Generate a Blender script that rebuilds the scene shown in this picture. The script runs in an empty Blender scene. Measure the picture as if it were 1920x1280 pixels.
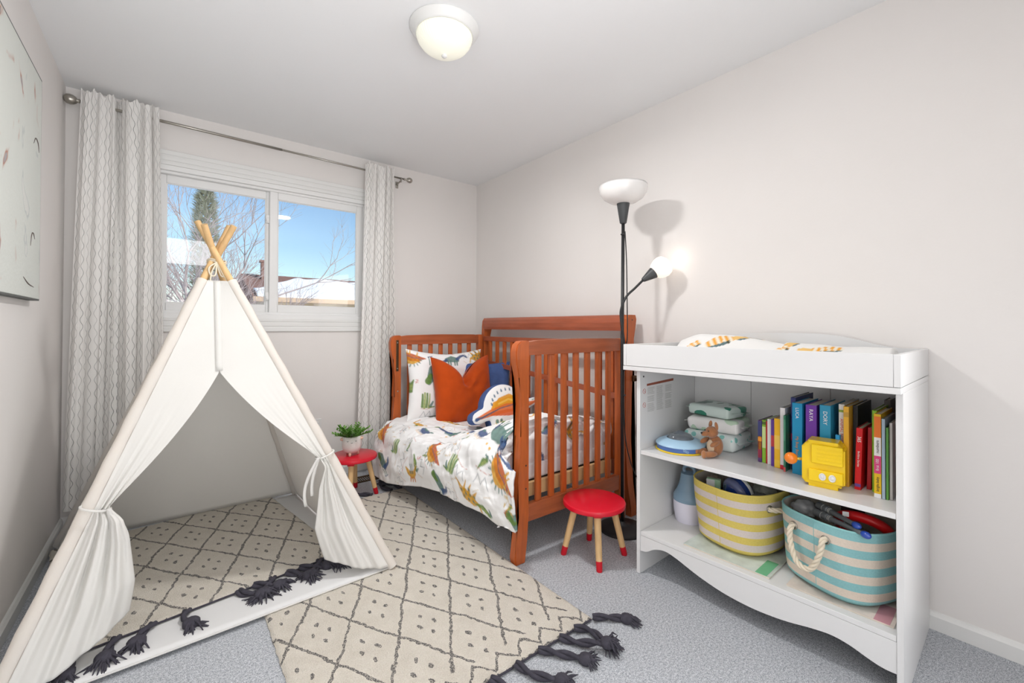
import bpy, bmesh, math, random
import numpy as np
from mathutils import Vector, Matrix, noise
PI = math.pi
rnd = random.Random(7)
S = bpy.context.scene
C = S.collection

# ------------------------------------------------------------------ camera
YAW, PIT, ROL, FPX, CZ = .6695, .0093, .0037, 818.3, 1.12
YB, XR, XL, HC, YF = 3.424, 2.253, -.458, 2.44, -1.15
cam = bpy.data.cameras.new('camera'); co = bpy.data.objects.new('camera', cam); C.objects.link(co)
_F = Vector((math.sin(YAW)*math.cos(PIT), math.cos(YAW)*math.cos(PIT), math.sin(PIT)))
_R = Vector((math.cos(YAW), -math.sin(YAW), 0)); _U = _R.cross(_F)
_R2 = _R*math.cos(ROL) + _U*math.sin(ROL); _U2 = _U*math.cos(ROL) - _R*math.sin(ROL)
m = Matrix((_R2, _U2, -_F)).transposed().to_4x4(); m.translation = Vector((0, 0, CZ))
co.matrix_world = m
cam.sensor_width = 36; cam.lens = 36*FPX/1920; cam.shift_x = -4.5/1920; cam.shift_y = -34.7/1920
cam.clip_start = .02; cam.clip_end = 500
S.camera = co

# ------------------------------------------------------------------ light
w = bpy.data.worlds.new('sky'); S.world = w; w.use_nodes = True
nt = w.node_tree; nt.nodes.clear()
sky = nt.nodes.new('ShaderNodeTexSky'); sky.sky_type = 'NISHITA'; sky.sun_disc = False
sky.sun_elevation = math.radians(32); sky.sun_rotation = math.radians(150)
sky.air_density = 1.15; sky.dust_density = .15; sky.ozone_density = 3
bg = nt.nodes.new('ShaderNodeBackground'); bg.inputs['Strength'].default_value = .155
ow = nt.nodes.new('ShaderNodeOutputWorld')
nt.links.new(sky.outputs[0], bg.inputs['Color']); nt.links.new(bg.outputs[0], ow.inputs['Surface'])
sun = bpy.data.lights.new('sun', 'SUN'); sun.energy = 4.5; sun.angle = .01; sun.color = (1, .96, .9)
so = bpy.data.objects.new('sun', sun); C.objects.link(so)
so.rotation_euler = (math.radians(58), 0, math.radians(30))
def area(name, loc, rot, sx, sy, e, col=(1, 1, 1)):
    l = bpy.data.lights.new(name, 'AREA'); l.shape = 'RECTANGLE'; l.size = sx; l.size_y = sy; l.energy = e; l.color = col
    o = bpy.data.objects.new(name, l); C.objects.link(o); o.location = loc; o.rotation_euler = rot
    return o
so_ = area('photographer_softbox', (.2, -.72, 2.16), (math.radians(66), 0, math.radians(-4)), .66, .36, 3.4, (.985, .99, 1)); so_.data.spread = math.radians(150)
so_ = area('low_fill', (.0, -1.02, .85), (math.radians(90), 0, math.radians(-10)), .85, 1.3, 9.5, (.985, .99, 1)); so_.data.spread = math.radians(145)  # added fill light, low behind the camera, to brighten the shelves
so_ = area('side_fill', (2.12, -.45, 1.1), (math.radians(90), 0, math.radians(66)), .8, 1.7, 12, (.985, .99, 1)); so_.data.spread = math.radians(120)  # added out-of-frame fill light that lifts the left wall and the tent
so_ = area('bounce_flash', (.35, -.55, 1.0), (math.radians(140), 0, math.radians(18)), 1.2, .9, 14, (.985, .99, 1)); so_.data.spread = math.radians(130)
area('ceiling_fixture_light', (.945, 1.70, 2.29), (0, 0, 0), .16, .16, 16, (1, .985, .97)).data.shape = 'DISK'
S.view_settings.view_transform = 'Standard'; S.view_settings.look = 'None'
S.view_settings.exposure = .12; S.view_settings.gamma = 1; S.view_settings.use_curve_mapping = False

# ------------------------------------------------------------------ helpers
def lin(c):
    return tuple((x/12.92 if x <= .04045 else ((x+.055)/1.055)**2.4) for x in [v/255 for v in c])
def mat(name, rgb, rough=.6, metal=0, bump=0, bscale=100, var=0, vscale=8, spec=.5, emit=None, estr=0, trans=0, sub=0, sheen=0, coat=0, stretch=None):
    """procedural principled material: sRGB 0-255 colour, optional noise variation and bump"""
    M = bpy.data.materials.new(name); M.use_nodes = True; n = M.node_tree; b = n.nodes['Principled BSDF']
    c = lin(rgb)
    b.inputs['Base Color'].default_value = (*c, 1); b.inputs['Roughness'].default_value = rough
    b.inputs['Metallic'].default_value = metal; b.inputs['Specular IOR Level'].default_value = spec
    b.inputs['Transmission Weight'].default_value = trans; b.inputs['Coat Weight'].default_value = coat
    b.inputs['Sheen Weight'].default_value = sheen
    if sub: b.inputs['Subsurface Weight'].default_value = sub; b.inputs['Subsurface Radius'].default_value = (.02, .02, .02)
    if emit: b.inputs['Emission Color'].default_value = (*lin(emit), 1); b.inputs['Emission Strength'].default_value = estr
    if var or bump:
        tc = n.nodes.new('ShaderNodeTexCoord'); mp = n.nodes.new('ShaderNodeMapping')
        n.links.new(tc.outputs['Object'], mp.inputs[0])
        if stretch: mp.inputs['Scale'].default_value = stretch
    if var:
        no = n.nodes.new('ShaderNodeTexNoise'); no.inputs['Scale'].default_value = vscale; no.inputs['Detail'].default_value = 6
        n.links.new(mp.outputs[0], no.inputs['Vector'])
        rp = n.nodes.new('ShaderNodeValToRGB'); e = rp.color_ramp.elements
        e[0].position = .3; e[1].position = .7
        e[0].color = (*[x*(1-var) for x in c], 1); e[1].color = (*[min(1, x*(1+var*.6)) for x in c], 1)
        n.links.new(no.outputs['Fac'], rp.inputs[0]); n.links.new(rp.outputs[0], b.inputs['Base Color'])
    if bump:
        no = n.nodes.new('ShaderNodeTexNoise'); no.inputs['Scale'].default_value = bscale; no.inputs['Detail'].default_value = 3
        n.links.new(mp.outputs[0], no.inputs['Vector'])
        bp = n.nodes.new('ShaderNodeBump'); bp.inputs['Strength'].default_value = bump; bp.inputs['Distance'].default_value = .002
        n.links.new(no.outputs['Fac'], bp.inputs['Height']); n.links.new(bp.outputs[0], b.inputs['Normal'])
    return M
def attr_mat(name, rough=.85, bump=.3, bscale=350, sheen=0, var=.0):
    """material whose print colour comes from the colour attribute 'print'"""
    M = mat(name, (255, 255, 255), rough, bump=bump, bscale=bscale, sheen=sheen)
    n = M.node_tree; b = n.nodes['Principled BSDF']
    a = n.nodes.new('ShaderNodeVertexColor'); a.layer_name = 'print'
    n.links.new(a.outputs[0], b.inputs['Base Color'])
    return M

class N:
    """tiny math-node helper"""
    def __init__(s, M): s.n = M.node_tree; s.M = M
    def new(s, t, **k):
        x = s.n.nodes.new(t)
        for a, b in k.items(): setattr(x, a, b)
        return x
    def L(s, a, b): s.n.links.new(a, b)
    def m(s, op, a, b=None, c=None):
        x = s.new('ShaderNodeMath', operation=op)
        for i, v in enumerate((a, b, c)):
            if v is None: continue
            if isinstance(v, (int, float)): x.inputs[i].default_value = v
            else: s.L(v, x.inputs[i])
        return x.outputs[0]
    def mix(s, f, a, b):
        x = s.new('ShaderNodeMix', data_type='RGBA')
        for k, v in ((0, f), (6, a), (7, b)):
            if isinstance(v, (int, float)): x.inputs[k].default_value = v
            elif isinstance(v, tuple): x.inputs[k].default_value = (*v, 1) if len(v) == 3 else v
            else: s.L(v, x.inputs[k])
        return x.outputs[2]

def obj(name, bm, material, parent=None, smooth=False, world=True):
    me = bpy.data.meshes.new(name)
    if isinstance(bm, bmesh.types.BMesh):
        bmesh.ops.recalc_face_normals(bm, faces=bm.faces) if smooth is not None else None
        bm.to_mesh(me); bm.free()
    else:
        V, Fc = bm; me.from_pydata([tuple(v) for v in V], [], Fc); me.update()
    mats = material if isinstance(material, (list, tuple)) else [material]
    for q in mats: me.materials.append(q)
    if smooth:
        for p in me.polygons: p.use_smooth = True
        if smooth == 'auto': me.set_sharp_from_angle(angle=math.radians(38))
    o = bpy.data.objects.new(name, me); C.objects.link(o)
    if parent is not None:
        if world: me.transform(world_of(parent).inverted())
        o.parent = parent
    return o
def world_of(o):
    M = o.matrix_basis.copy() if False else Matrix.LocRotScale(o.location, o.rotation_euler, o.scale)
    return world_of(o.parent) @ M if o.parent else M
def tag(o, label=None, cat=None, group=None, kind=None):
    for k, v in (('label', label), ('category', cat), ('group', group), ('kind', kind)):
        if v: o[k] = v
    return o
def thing(name, label, cat, loc=(0, 0, 0), rotz=0, group=None):
    o = bpy.data.objects.new(name, None); C.objects.link(o); o.empty_display_size = .05
    o.location = loc; o.rotation_euler = (0, 0, rotz)
    return tag(o, label, cat, group)
def copy_thing(r, loc, rotz, label, group=None):
    c = r.copy(); C.objects.link(c); c.location = loc; c.rotation_euler = (0, 0, rotz); c['label'] = label
    if group: c['group'] = group
    for ch in list(r.children):
        d = ch.copy(); C.objects.link(d); d.parent = c
        for g in list(ch.children):
            e = g.copy(); C.objects.link(e); e.parent = d
    return c

def NB(): return bmesh.new()
def bx(bm, lo, hi, bev=0, M=None, seg=2):
    lo, hi = Vector(lo), Vector(hi)
    r = bmesh.ops.create_cube(bm, size=1)
    vs = r['verts']; c = (lo+hi)/2; d = hi-lo
    for v in vs: v.co = Vector((v.co.x*d.x+c.x, v.co.y*d.y+c.y, v.co.z*d.z+c.z))
    if bev:
        es = list({e for v in vs for e in v.link_edges})
        b = bmesh.ops.bevel(bm, geom=es, offset=bev, segments=seg, affect='EDGES', profile=.5)
        vs = list({v for f in b['faces'] for v in f.verts} | {v for v in vs if v.is_valid})
    if M is not None:
        for v in vs: v.co = M @ v.co
    return vs
def frame(d):
    d = d.normalized(); a = Vector((0, 0, 1)) if abs(d.z) < .9 else Vector((1, 0, 0))
    x = a.cross(d).normalized(); return x, d.cross(x)
def tube(bm, pts, r, n=10, cap=True, closed=False):
    pts = [Vector(p) for p in pts]; rs = r if isinstance(r, (list, tuple)) else [r]*len(pts)
    rings = []; x = None
    for i, p in enumerate(pts):
        a = pts[i-1] if (i > 0 or closed) else p; b = pts[(i+1) % len(pts)] if (i < len(pts)-1 or closed) else p
        d = (b-a).normalized()
        if x is None: x, y = frame(d)
        else: x = (x-d*x.dot(d)).normalized(); y = d.cross(x)
        rings.append([bm.verts.new(p+(x*math.cos(2*PI*k/n)+y*math.sin(2*PI*k/n))*rs[i]) for k in range(n)])
    L = len(rings)
    for i in range(L if closed else L-1):
        A, B = rings[i], rings[(i+1) % L]
        for k in range(n): bm.faces.new((A[k], A[(k+1) % n], B[(k+1) % n], B[k]))
    if cap and not closed:
        bm.faces.new(rings[0][::-1]); bm.faces.new(rings[-1])
def lathe(bm, prof, c=(0, 0, 0), n=32, M=None, sq=None, ribs=0, ribamp=0):
    """prof list of (radius, z)"""
    rings = []; c = Vector(c)
    for r, z in prof:
        ring = []
        for k in range(n):
            a = 2*PI*k/n; rr = r*(1+ribamp*math.cos(ribs*a)) if ribs else r
            v = Vector((rr*math.cos(a), rr*math.sin(a), z))
            if M is not None: v = M @ v
            ring.append(bm.verts.new(c+v))
        rings.append(ring)
    for A, B in zip(rings, rings[1:]):
        for k in range(n): bm.faces.new((A[k], A[(k+1) % n], B[(k+1) % n], B[k]))
    if prof[0][0] > 1e-4: bm.faces.new(rings[0][::-1])
    if prof[-1][0] > 1e-4: bm.faces.new(rings[-1])
    bmesh.ops.remove_doubles(bm, verts=[v for q in (rings[0], rings[-1]) for v in q], dist=1e-5)
def prism(bm, poly, a, b, f):
    """extrude 2-D polygon; f(u, v, w) -> point, w from a to b"""
    A = [bm.verts.new(f(u, v, a)) for u, v in poly]; B = [bm.verts.new(f(u, v, b)) for u, v in poly]
    n = len(poly)
    for k in range(n): bm.faces.new((A[k], A[(k+1) % n], B[(k+1) % n], B[k]))
    fa = bm.faces.new(A[::-1]); fb = bm.faces.new(B)
    bmesh.ops.triangulate(bm, faces=[fa, fb])
def strip(bm, xs, zlo, zhi, a, b, f):
    """solid between two curves zlo(x) and zhi(x), from w=a to w=b"""
    R_ = [[bm.verts.new(f(x, z, w)) for z, w in ((l, a), (h, a), (h, b), (l, b))] for x, l, h in zip(xs, zlo, zhi)]
    for p, q in zip(R_, R_[1:]):
        for k in range(4): bm.faces.new((p[k], p[(k+1) % 4], q[(k+1) % 4], q[k]))
    bm.faces.new(R_[0][::-1]); bm.faces.new(R_[-1])
def ball(bm, c, r, M=None, u=20, v=12):
    rr = r if isinstance(r, (list, tuple)) else (r, r, r)
    q = bmesh.ops.create_uvsphere(bm, u_segments=u, v_segments=v, radius=1)
    for x in q['verts']:
        p = Vector((x.co.x*rr[0], x.co.y*rr[1], x.co.z*rr[2]))
        if M is not None: p = M @ p
        x.co = p+Vector(c)
def catmull(P, n=8):
    P = [Vector(p) for p in P]; out = []
    Q = [P[0]*2-P[1]]+P+[P[-1]*2-P[-2]]
    for i in range(1, len(Q)-2):
        for k in range(n):
            t = k/n; a, b, c, d = Q[i-1], Q[i], Q[i+1], Q[i+2]
            out.append(.5*((2*b)+(c-a)*t+(2*a-5*b+4*c-d)*t*t+(3*b-a-3*c+d)*t**3))
    out.append(P[-1]); return out
def grid_faces(nu, nv, close_u=False):
    Fc = []
    for j in range(nv-1):
        for i in range(nu if close_u else nu-1):
            Fc.append((j*nu+i, j*nu+(i+1) % nu, (j+1)*nu+(i+1) % nu, (j+1)*nu+i))
    return Fc
def interp(x, X, Y): return float(np.interp(x, X, Y))
def sm(t): t = max(0, min(1, t)); return t*t*(3-2*t)
def solidify(o, t, off=0):
    md = o.modifiers.new('thickness', 'SOLIDIFY'); md.thickness = t; md.offset = off; return o
def text(s, size, material, parent, M, bold=0, spacing=1):
    """flat lettering as a thin mesh; M places the text plane (x right, y up) in the parent's space"""
    cu = bpy.data.curves.new('lettering', 'FONT'); cu.body = s; cu.size = size; cu.align_x = 'CENTER'; cu.align_y = 'CENTER'
    cu.extrude = .0002; cu.offset = bold; cu.space_character = spacing; cu.resolution_u = 3
    t = bpy.data.objects.new('tmp', cu); C.objects.link(t)
    dg = bpy.context.evaluated_depsgraph_get(); me = bpy.data.meshes.new_from_object(t.evaluated_get(dg))
    bpy.data.objects.remove(t); bpy.data.curves.remove(cu)
    me.name = 'lettering'; me.transform(M); me.materials.clear(); me.materials.append(material)
    o = bpy.data.objects.new('lettering', me); C.objects.link(o); o.parent = parent
    return o

# ------------------------------------------------------------------ fabric print painter
WH = (236, 234, 232)
TEAL, BLUE, GREEN, LGREEN, YEL, ORA, DOR, RED, GREY = [lin(c) for c in ((104, 140, 132), (66, 92, 140), (110, 148, 66), (168, 186, 110), (232, 172, 38), (222, 132, 40), (205, 98, 36), (214, 88, 66), (160, 166, 172))]
def st(c, *p): return ('s', c, p)
MOTIF = {
 'spino': [st(DOR, (-.5, -.02, .02), (-.3, .03, .07), (0, .06, .12), (.3, .02, .08), (.52, -.06, .015)),
           st(YEL, (-.22, .14, .07), (-.08, .23, .1), (.08, .24, .1), (.22, .14, .07)),
           st(ORA, (-.3, .09, .06), (0, .14, .09), (.3, .08, .05)), st(BLUE, (-.42, .03, .008), (0, .09, .01), (.42, .0, .008))]
          + [st(TEAL, (.3*math.cos(a), .1+.26*math.sin(a), .018), (.38*math.cos(a), .1+.34*math.sin(a), .012)) for a in [PI*k/9 for k in range(0, 10)]]
          + [st(YEL, (-.15, -.04, .03), (-.17, -.17, .022)), st(YEL, (.12, -.04, .03), (.13, -.17, .022)), st(YEL, (.2, -.04, .02), (.23, -.15, .015))],
 'long': [st(TEAL, (-.22, 0, .07), (0, .03, .11), (.2, 0, .08)), st(BLUE, (-.22, -.01, .05), (-.42, -.09, .035), (-.62, -.2, .01)),
          st(BLUE, (.2, .02, .055), (.36, .12, .04), (.52, .16, .032), (.6, .12, .04), (.62, .09, .03)),
          st(GREEN, (-.55, -.16, .03), (-.62, -.22, .04))]
          + [st(TEAL, (x, -.04, .03), (x, -.18, .024)) for x in (-.15, -.06, .1, .18)],
 'bird': [st(TEAL, (-.1, -.25, .06), (0, -.1, .13), (.06, .06, .13), (.1, .16, .08)), st(BLUE, (.1, .18, .07), (.28, .14, .05), (.36, .02, .02)),
          st(GREEN, (-.12, -.2, .09), (-.04, -.08, .06))] + [st(TEAL, (x, .2, .014), (x+.01, .4, .012)) for x in (-.02, .05)]
          + [st(BLUE, (x, .4, .014), (x+.05, .41, .01)) for x in (-.02, .05)],
 'cactus': [st(GREEN, (-.16, -.2, .04), (-.14, .2, .03)), st(LGREEN, (-.09, -.24, .04), (-.06, .24, .03)), st(GREEN, (-.02, -.22, .035), (.02, .22, .03)),
            st(LGREEN, (.05, -.24, .035), (.1, .2, .02)), st(TEAL, (.12, -.2, .05), (.2, -.06, .03)), st(GREEN, (.1, -.24, .03), (.26, -.22, .02))],
 'yspot': [st(YEL, (-.36, -.06, .03), (-.15, -.08, .12), (.1, -.06, .13), (.3, 0, .05), (.5, .1, .012)),
           st(YEL, (-.2, 0, .06), (-.28, .2, .01)), st(YEL, (-.02, 0, .06), (-.06, .26, .01)), st(YEL, (.14, 0, .05), (.16, .24, .01)),
           st(YEL, (-.36, -.06, .03), (-.46, -.2, .02))]
          + [st(TEAL, (x, y, .026), (x+.02, y+.02, .026)) for x, y in ((-.2, -.1), (-.08, 0), (-.04, -.14), (.06, -.04), (.12, -.14), (-.04, .1), (.22, -.05), (-.24, .02))],
 'yspk': [st(YEL, (-.3, .16, .02), (-.16, -.02, .08), (0, -.08, .12), (.16, -.02, .08), (.3, .16, .02))]
          + [st(TEAL, (x, -.02, .02), (x*1.1, .24, .015)) for x in (-.05, .03, .1)] + [st(ORA, (x, -.16, .03), (x*1.2, -.28, .02)) for x in (-.1, 0, .1)],
 'bsp': [st(BLUE, (-.3, .06, .03), (-.12, .02, .09), (.1, .02, .1), (.3, .04, .04)), st(TEAL, (-.3, .1, .04), (-.36, .14, .03)), st(TEAL, (.05, .1, .04), (.3, .1, .02))]
        + [st(YEL, (-.22+.06*k, -.08, .01), (-.24+.06*k, -.16, .008)) for k in range(9)] + [st(BLUE, (-.22+.06*k, -.04, .014), (-.22+.06*k, -.1, .01)) for k in range(8)],
 'ylong': [st(YEL, (-.1, 0, .05), (.1, .02, .07), (.3, 0, .03), (.5, -.02, .01)), st(YEL, (-.1, 0, .04), (-.3, .06, .025), (-.42, -.02, .02), (-.44, -.12, .02)),
           st(GREEN, (0, .08, .03), (.14, .1, .03)), st(ORA, (-.44, -.12, .02), (-.4, -.16, .012))],
 'sprig': [st(lin((206, 176, 96)), (0, -.3, .006), (.02, 0, .006), (.06, .3, .006)), st(lin((206, 176, 96)), (.02, 0, .005), (.16, -.1, .005))]
          + [st(lin((222, 186, 92)), (x, y, .022), (x+dx, y+dy, .012)) for x, y, dx, dy in ((-.02, -.28, -.06, -.08), (.04, -.16, .1, -.1), (-.02, -.1, -.1, -.06), (.05, .04, .1, .02), (0, .12, -.09, .04), (.07, .22, .08, .06), (.17, -.1, .04, -.08), (.04, .28, -.06, .06))],
 'gsm': [st(GREEN, (-.2, 0, .06), (0, .03, .09), (.2, -.02, .04), (.34, -.05, .02)), st(TEAL, (-.26, .06, .05), (-.2, .16, .03)), st(LGREEN, (-.1, .0, .04), (.1, 0, .04))],
 'dots': [st(YEL, (0, 0, .05), (.01, .02, .05)), st(YEL, (.2, .12, .04), (.21, .1, .04))],
 'red': [st(RED, (-.1, -.1, .012), (.1, .1, .012), (-.02, .12, .012)), st(RED, (-.1, .02, .012), (.04, -.1, .012)), st(RED, (0, .02, .01), (.12, -.02, .01))],
 'scr': [st(GREY, (-.2, -.1, .007), (-.1, .1, .007), (0, -.08, .007), (.1, .1, .007), (.2, -.1, .007)), st(lin((222, 176, 168)), (-.2, .2, .007), (0, .16, .007), (.2, .22, .007)), st(lin((226, 208, 178)), (-.25, -.2, .008), (-.1, -.3, .008)), st(lin((226, 208, 178)), (.05, -.2, .008), (.2, -.3, .008))],
}
SC = [1.0]
def paint(u, v, motifs, base):
    """u, v arrays in metres -> linear rgb; motifs (kind, u, v, size, angle)"""
    col = np.tile(np.array(base), (len(u), 1)).astype(float)
    for kind, cu, cv, size, ang in motifs:
        size = size*SC[0]
        sel = np.where((abs(u-cu) < size*.75) & (abs(v-cv) < size*.75))[0]
        if not len(sel): continue
        ca, sa = math.cos(ang), math.sin(ang)
        x = ((u[sel]-cu)*ca+(v[sel]-cv)*sa)/size; y = (-(u[sel]-cu)*sa+(v[sel]-cv)*ca)/size
        for _, c, P in MOTIF[kind]:
            d = np.full(len(sel), 9.)
            for (x0, y0, r0), (x1, y1, r1) in zip(P, P[1:]):
                L2 = (x1-x0)**2+(y1-y0)**2+1e-9
                t = np.clip(((x-x0)*(x1-x0)+(y-y0)*(y1-y0))/L2, 0, 1)
                d = np.minimum(d, np.hypot(x-x0-t*(x1-x0), y-y0-t*(y1-y0))-(r0+(r1-r0)*t))
            k = np.clip(.5-d*size/.004, 0, 1)
            tone = .88+.24*np.sin(x*37+y*23)*np.sin(x*11-y*31+1)*.5
            k *= .93
            col[sel] = col[sel]*(1-k[:, None])+np.clip(np.array(c)[None]*tone[:, None], 0, 1)*k[:, None]
    return col
def set_print(o, col):
    me = o.data; a = me.color_attributes.new('print', 'FLOAT_COLOR', 'POINT')
    buf = np.ones((len(me.vertices), 4), dtype=np.float32); buf[:len(col), :3] = col
    a.data.foreach_set('color', buf.ravel())

# ------------------------------------------------------------------ materials
M_wall = mat('warm_grey_wall_paint', (234, 230, 227), .9, bump=.12, bscale=90, var=.015, vscale=2)
M_ceil = mat('ceiling_paint', (243, 244, 245), .95, bump=.15, bscale=70)
M_trim = mat('white_gloss_trim', (232, 232, 230), .4)
M_vinyl = mat('white_vinyl', (236, 236, 235), .45)
M_white = mat('white_lacquered_board', (228, 228, 228), .32, var=.01, vscale=3)
M_wood = mat('cherry_stained_wood', (188, 92, 36), .45, var=.22, vscale=5, stretch=(9, 9, 1.1), coat=.25)
M_wood_x = mat('cherry_stained_wood_rail', (172, 90, 52), .42, var=.22, vscale=5, stretch=(1.1, 9, 9), coat=.25)
M_wood_y = mat('cherry_stained_wood_long_rail', (166, 86, 56), .42, var=.2, vscale=5, stretch=(9, 1.1, 9), coat=.25)
M_pine = mat('pale_pine', (222, 184, 132), .55, var=.14, vscale=6, stretch=(8, 8, 1))
M_red = mat('red_lacquer', (218, 0, 40), .4, coat=.2)
M_redtip = mat('red_leg_dip', (206, 10, 34), .4)
M_black = mat('black_powder_coat', (34, 34, 36), .45)
M_dgrey = mat('dark_grey_plastic_cone', (66, 68, 70), .45)
M_nickel = mat('brushed_nickel', (176, 172, 164), .32, 1)
M_bronze = mat('dark_steel_bracket', (92, 72, 52), .4, .8)
M_canvas = mat('cream_tent_cotton', (250, 249, 246), .9, bump=.25, bscale=260, var=.02, vscale=5)
M_yarn = mat('charcoal_yarn', (66, 64, 74), .95, bump=.6, bscale=300, var=.2, vscale=60)
M_cord = mat('cream_cotton_cord', (226, 214, 192), .9, bump=.3, bscale=300)
M_pages = mat('book_pages', (226, 218, 202), .9, var=.08, vscale=60, stretch=(1, 1, 30))
M_leafs = mat('fresh_green_leaves', (98, 150, 52), .5, var=.35, vscale=30)
M_clearplastic = mat('clear_plastic', (225, 228, 230), .12, trans=.0, spec=.6)
# tent cotton lets light through
def translucent(M, f=.35):
    n = M.node_tree; b = n.nodes['Principled BSDF']; t = n.nodes.new('ShaderNodeBsdfTranslucent'); t.inputs[0].default_value = b.inputs['Base Color'].default_value
    x = n.nodes.new('ShaderNodeMixShader'); x.inputs[0].default_value = f
    o = n.nodes['Material Output']; n.links.new(b.outputs[0], x.inputs[1]); n.links.new(t.outputs[0], x.inputs[2]); n.links.new(x.outputs[0], o.inputs[0])
translucent(M_canvas, .42)

def carpet_material():
    M = mat('grey_loop_carpet', (160, 165, 172), .97); q = N(M); b = q.n.nodes['Principled BSDF']
    tc = q.new('ShaderNodeTexCoord')
    n1 = q.new('ShaderNodeTexNoise'); n1.inputs['Scale'].default_value = 420; n1.inputs['Detail'].default_value = 1; q.L(tc.outputs['Object'], n1.inputs['Vector'])
    n2 = q.new('ShaderNodeTexNoise'); n2.inputs['Scale'].default_value = 130; n2.inputs['Detail'].default_value = 3; q.L(tc.outputs['Object'], n2.inputs['Vector'])
    s = q.m('ADD', q.m('MULTIPLY', n1.outputs['Fac'], .65), q.m('MULTIPLY', n2.outputs['Fac'], .35))
    r = q.new('ShaderNodeValToRGB'); e = r.color_ramp.elements
    e[0].position = .38; e[0].color = (*lin((122, 127, 136)), 1); e[1].position = .62; e[1].color = (*lin((222, 225, 229)), 1)
    q.L(s, r.inputs[0]); q.L(r.outputs[0], b.inputs['Base Color'])
    bp = q.new('ShaderNodeBump'); bp.inputs['Strength'].default_value = .6; bp.inputs['Distance'].default_value = .004
    q.L(s, bp.inputs['Height']); q.L(bp.outputs[0], b.inputs['Normal'])
    return M
M_carpet = carpet_material()

# ------------------------------------------------------------------ room shell
def struct(name, bm, m, smooth=False, parent=None):
    o = obj(name, bm, m, parent, smooth)
    if parent is None: o['kind'] = 'structure'
    return o
T = .14
bm = NB(); bx(bm, (XL-T, YF-T, -.1), (XR+T, YB+T, 0)); struct('floor', bm, M_carpet)
bm = NB(); bx(bm, (XL-T, YF-T, HC), (XR+T, YB+T, HC+.1)); struct('ceiling', bm, M_ceil)
bm = NB(); bx(bm, (XL-T, YF-T, 0), (XL, YB+T, HC)); struct('wall_left', bm, M_wall)
bm = NB(); bx(bm, (XR, YF-T, 0), (XR+T, YB+T, HC)); struct('wall_right', bm, M_wall)
bm = NB(); bx(bm, (XL, YF-T, 0), (XR, YF, HC)); struct('wall_front', bm, M_wall)
WX0, WX1, WZ0, WZ1 = -.12, 1.25, 1.165, 2.115      # rough window opening
bm = NB()
bx(bm, (XL, YB, 0), (WX0, YB+T, HC)); bx(bm, (WX1, YB, 0), (XR, YB+T, HC))
bx(bm, (WX0, YB, 0), (WX1, YB+T, WZ0)); bx(bm, (WX0, YB, WZ1), (WX1, YB+T, HC))
struct('wall_back', bm, M_wall)
def base(name, a, b, nrm):
    """baseboard from a to b on the wall plane; nrm into the room"""
    a, b, nrm = Vector(a), Vector(b), Vector(nrm); bm = NB()
    prof = [(0, 0), (.013, 0), (.013, .05), (.009, .056), (.006, .062), (0, .066)]
    d = b-a
    prism(bm, prof, 0, 1, lambda u, v, t: a+d*t+nrm*u+Vector((0, 0, v)))
    struct(name, bm, M_trim)
base('baseboard_right', (XR, YF, 0), (XR, YB, 0), (-1, 0, 0))
base('baseboard_back', (XL, YB, 0), (XR, YB, 0), (0, -1, 0))
base('baseboard_left', (XL, YF, 0), (XL, YB, 0), (1, 0, 0))
base('baseboard_front', (XL, YF, 0), (XR, YF, 0), (0, 1, 0))

# window: casing trim, frame, two sashes, panes
def picture_frame(bm, x0, x1, z0, z1, w, y0, y1, bev=.004):
    bx(bm, (x0, y0, z0), (x0+w, y1, z1), bev); bx(bm, (x1-w, y0, z0), (x1, y1, z1), bev)
    bx(bm, (x0+w, y0, z0), (x1-w, y1, z0+w), bev); bx(bm, (x0+w, y0, z1-w), (x1-w, y1, z1), bev)
bm = NB()
W = .088; cx0, cx1, cz0, cz1 = WX0-W+.008, WX1+W-.008, WZ0-W+.006, WZ1+W-.006
for k, (a, b, d) in enumerate(((0, .028, .016), (.024, .04, .011), (.036, .062, .014), (.058, .072, .009), (.068, .088, .013))):
    # stepped mouldings, outer to inner
    x0, x1, z0, z1 = cx0+a, cx1-a, cz0+a, cz1-a
    picture_frame(bm, x0, x1, z0, z1, b-a, YB-d, YB+.002, .003)
struct('trim_1', bm, M_trim)
win = bpy.data.objects.new('window_1', None); C.objects.link(win); win['kind'] = 'structure'; win.location = ((WX0+WX1)/2, YB+.06, WZ0)
bm = NB(); picture_frame(bm, WX0, WX1, WZ0, WZ1, .036, YB-.002, YB+.12, .004); picture_frame(bm, WX0+.03, WX1-.03, WZ0+.03, WZ1-.03, .022, YB+.02, YB+.11, .003)
obj('window_frame', bm, M_vinyl, win)
XM = .568
def sash(x0, x1, y0, y1, st_=.05):
    bm = NB(); picture_frame(bm, x0, x1, WZ0+.05, WZ1-.05, .052, y0, y1, .005); picture_frame(bm, x0+.046, x1-.046, WZ0+.094, WZ1-.094, .012, y0+.008, y1-.004, .002)
    return obj('sash', bm, M_vinyl, win)
s1 = sash(WX0+.048, XM+.012, YB+.055, YB+.08); s2 = sash(XM-.022, WX1-.048, YB+.028, YB+.053)
M_glass = bpy.data.materials.new('window_glass'); M_glass.use_nodes = True
q = N(M_glass); q.n.nodes.clear()
o_ = q.new('ShaderNodeOutputMaterial'); mx = q.new('ShaderNodeMixShader'); tr = q.new('ShaderNodeBsdfTransparent'); gl = q.new('ShaderNodeBsdfGlossy'); gl.inputs['Roughness'].default_value = .02
tr.inputs[0].default_value = (.95, .97, .98, 1)
fr = q.new('ShaderNodeFresnel'); fr.inputs[0].default_value = 1.5
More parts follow.
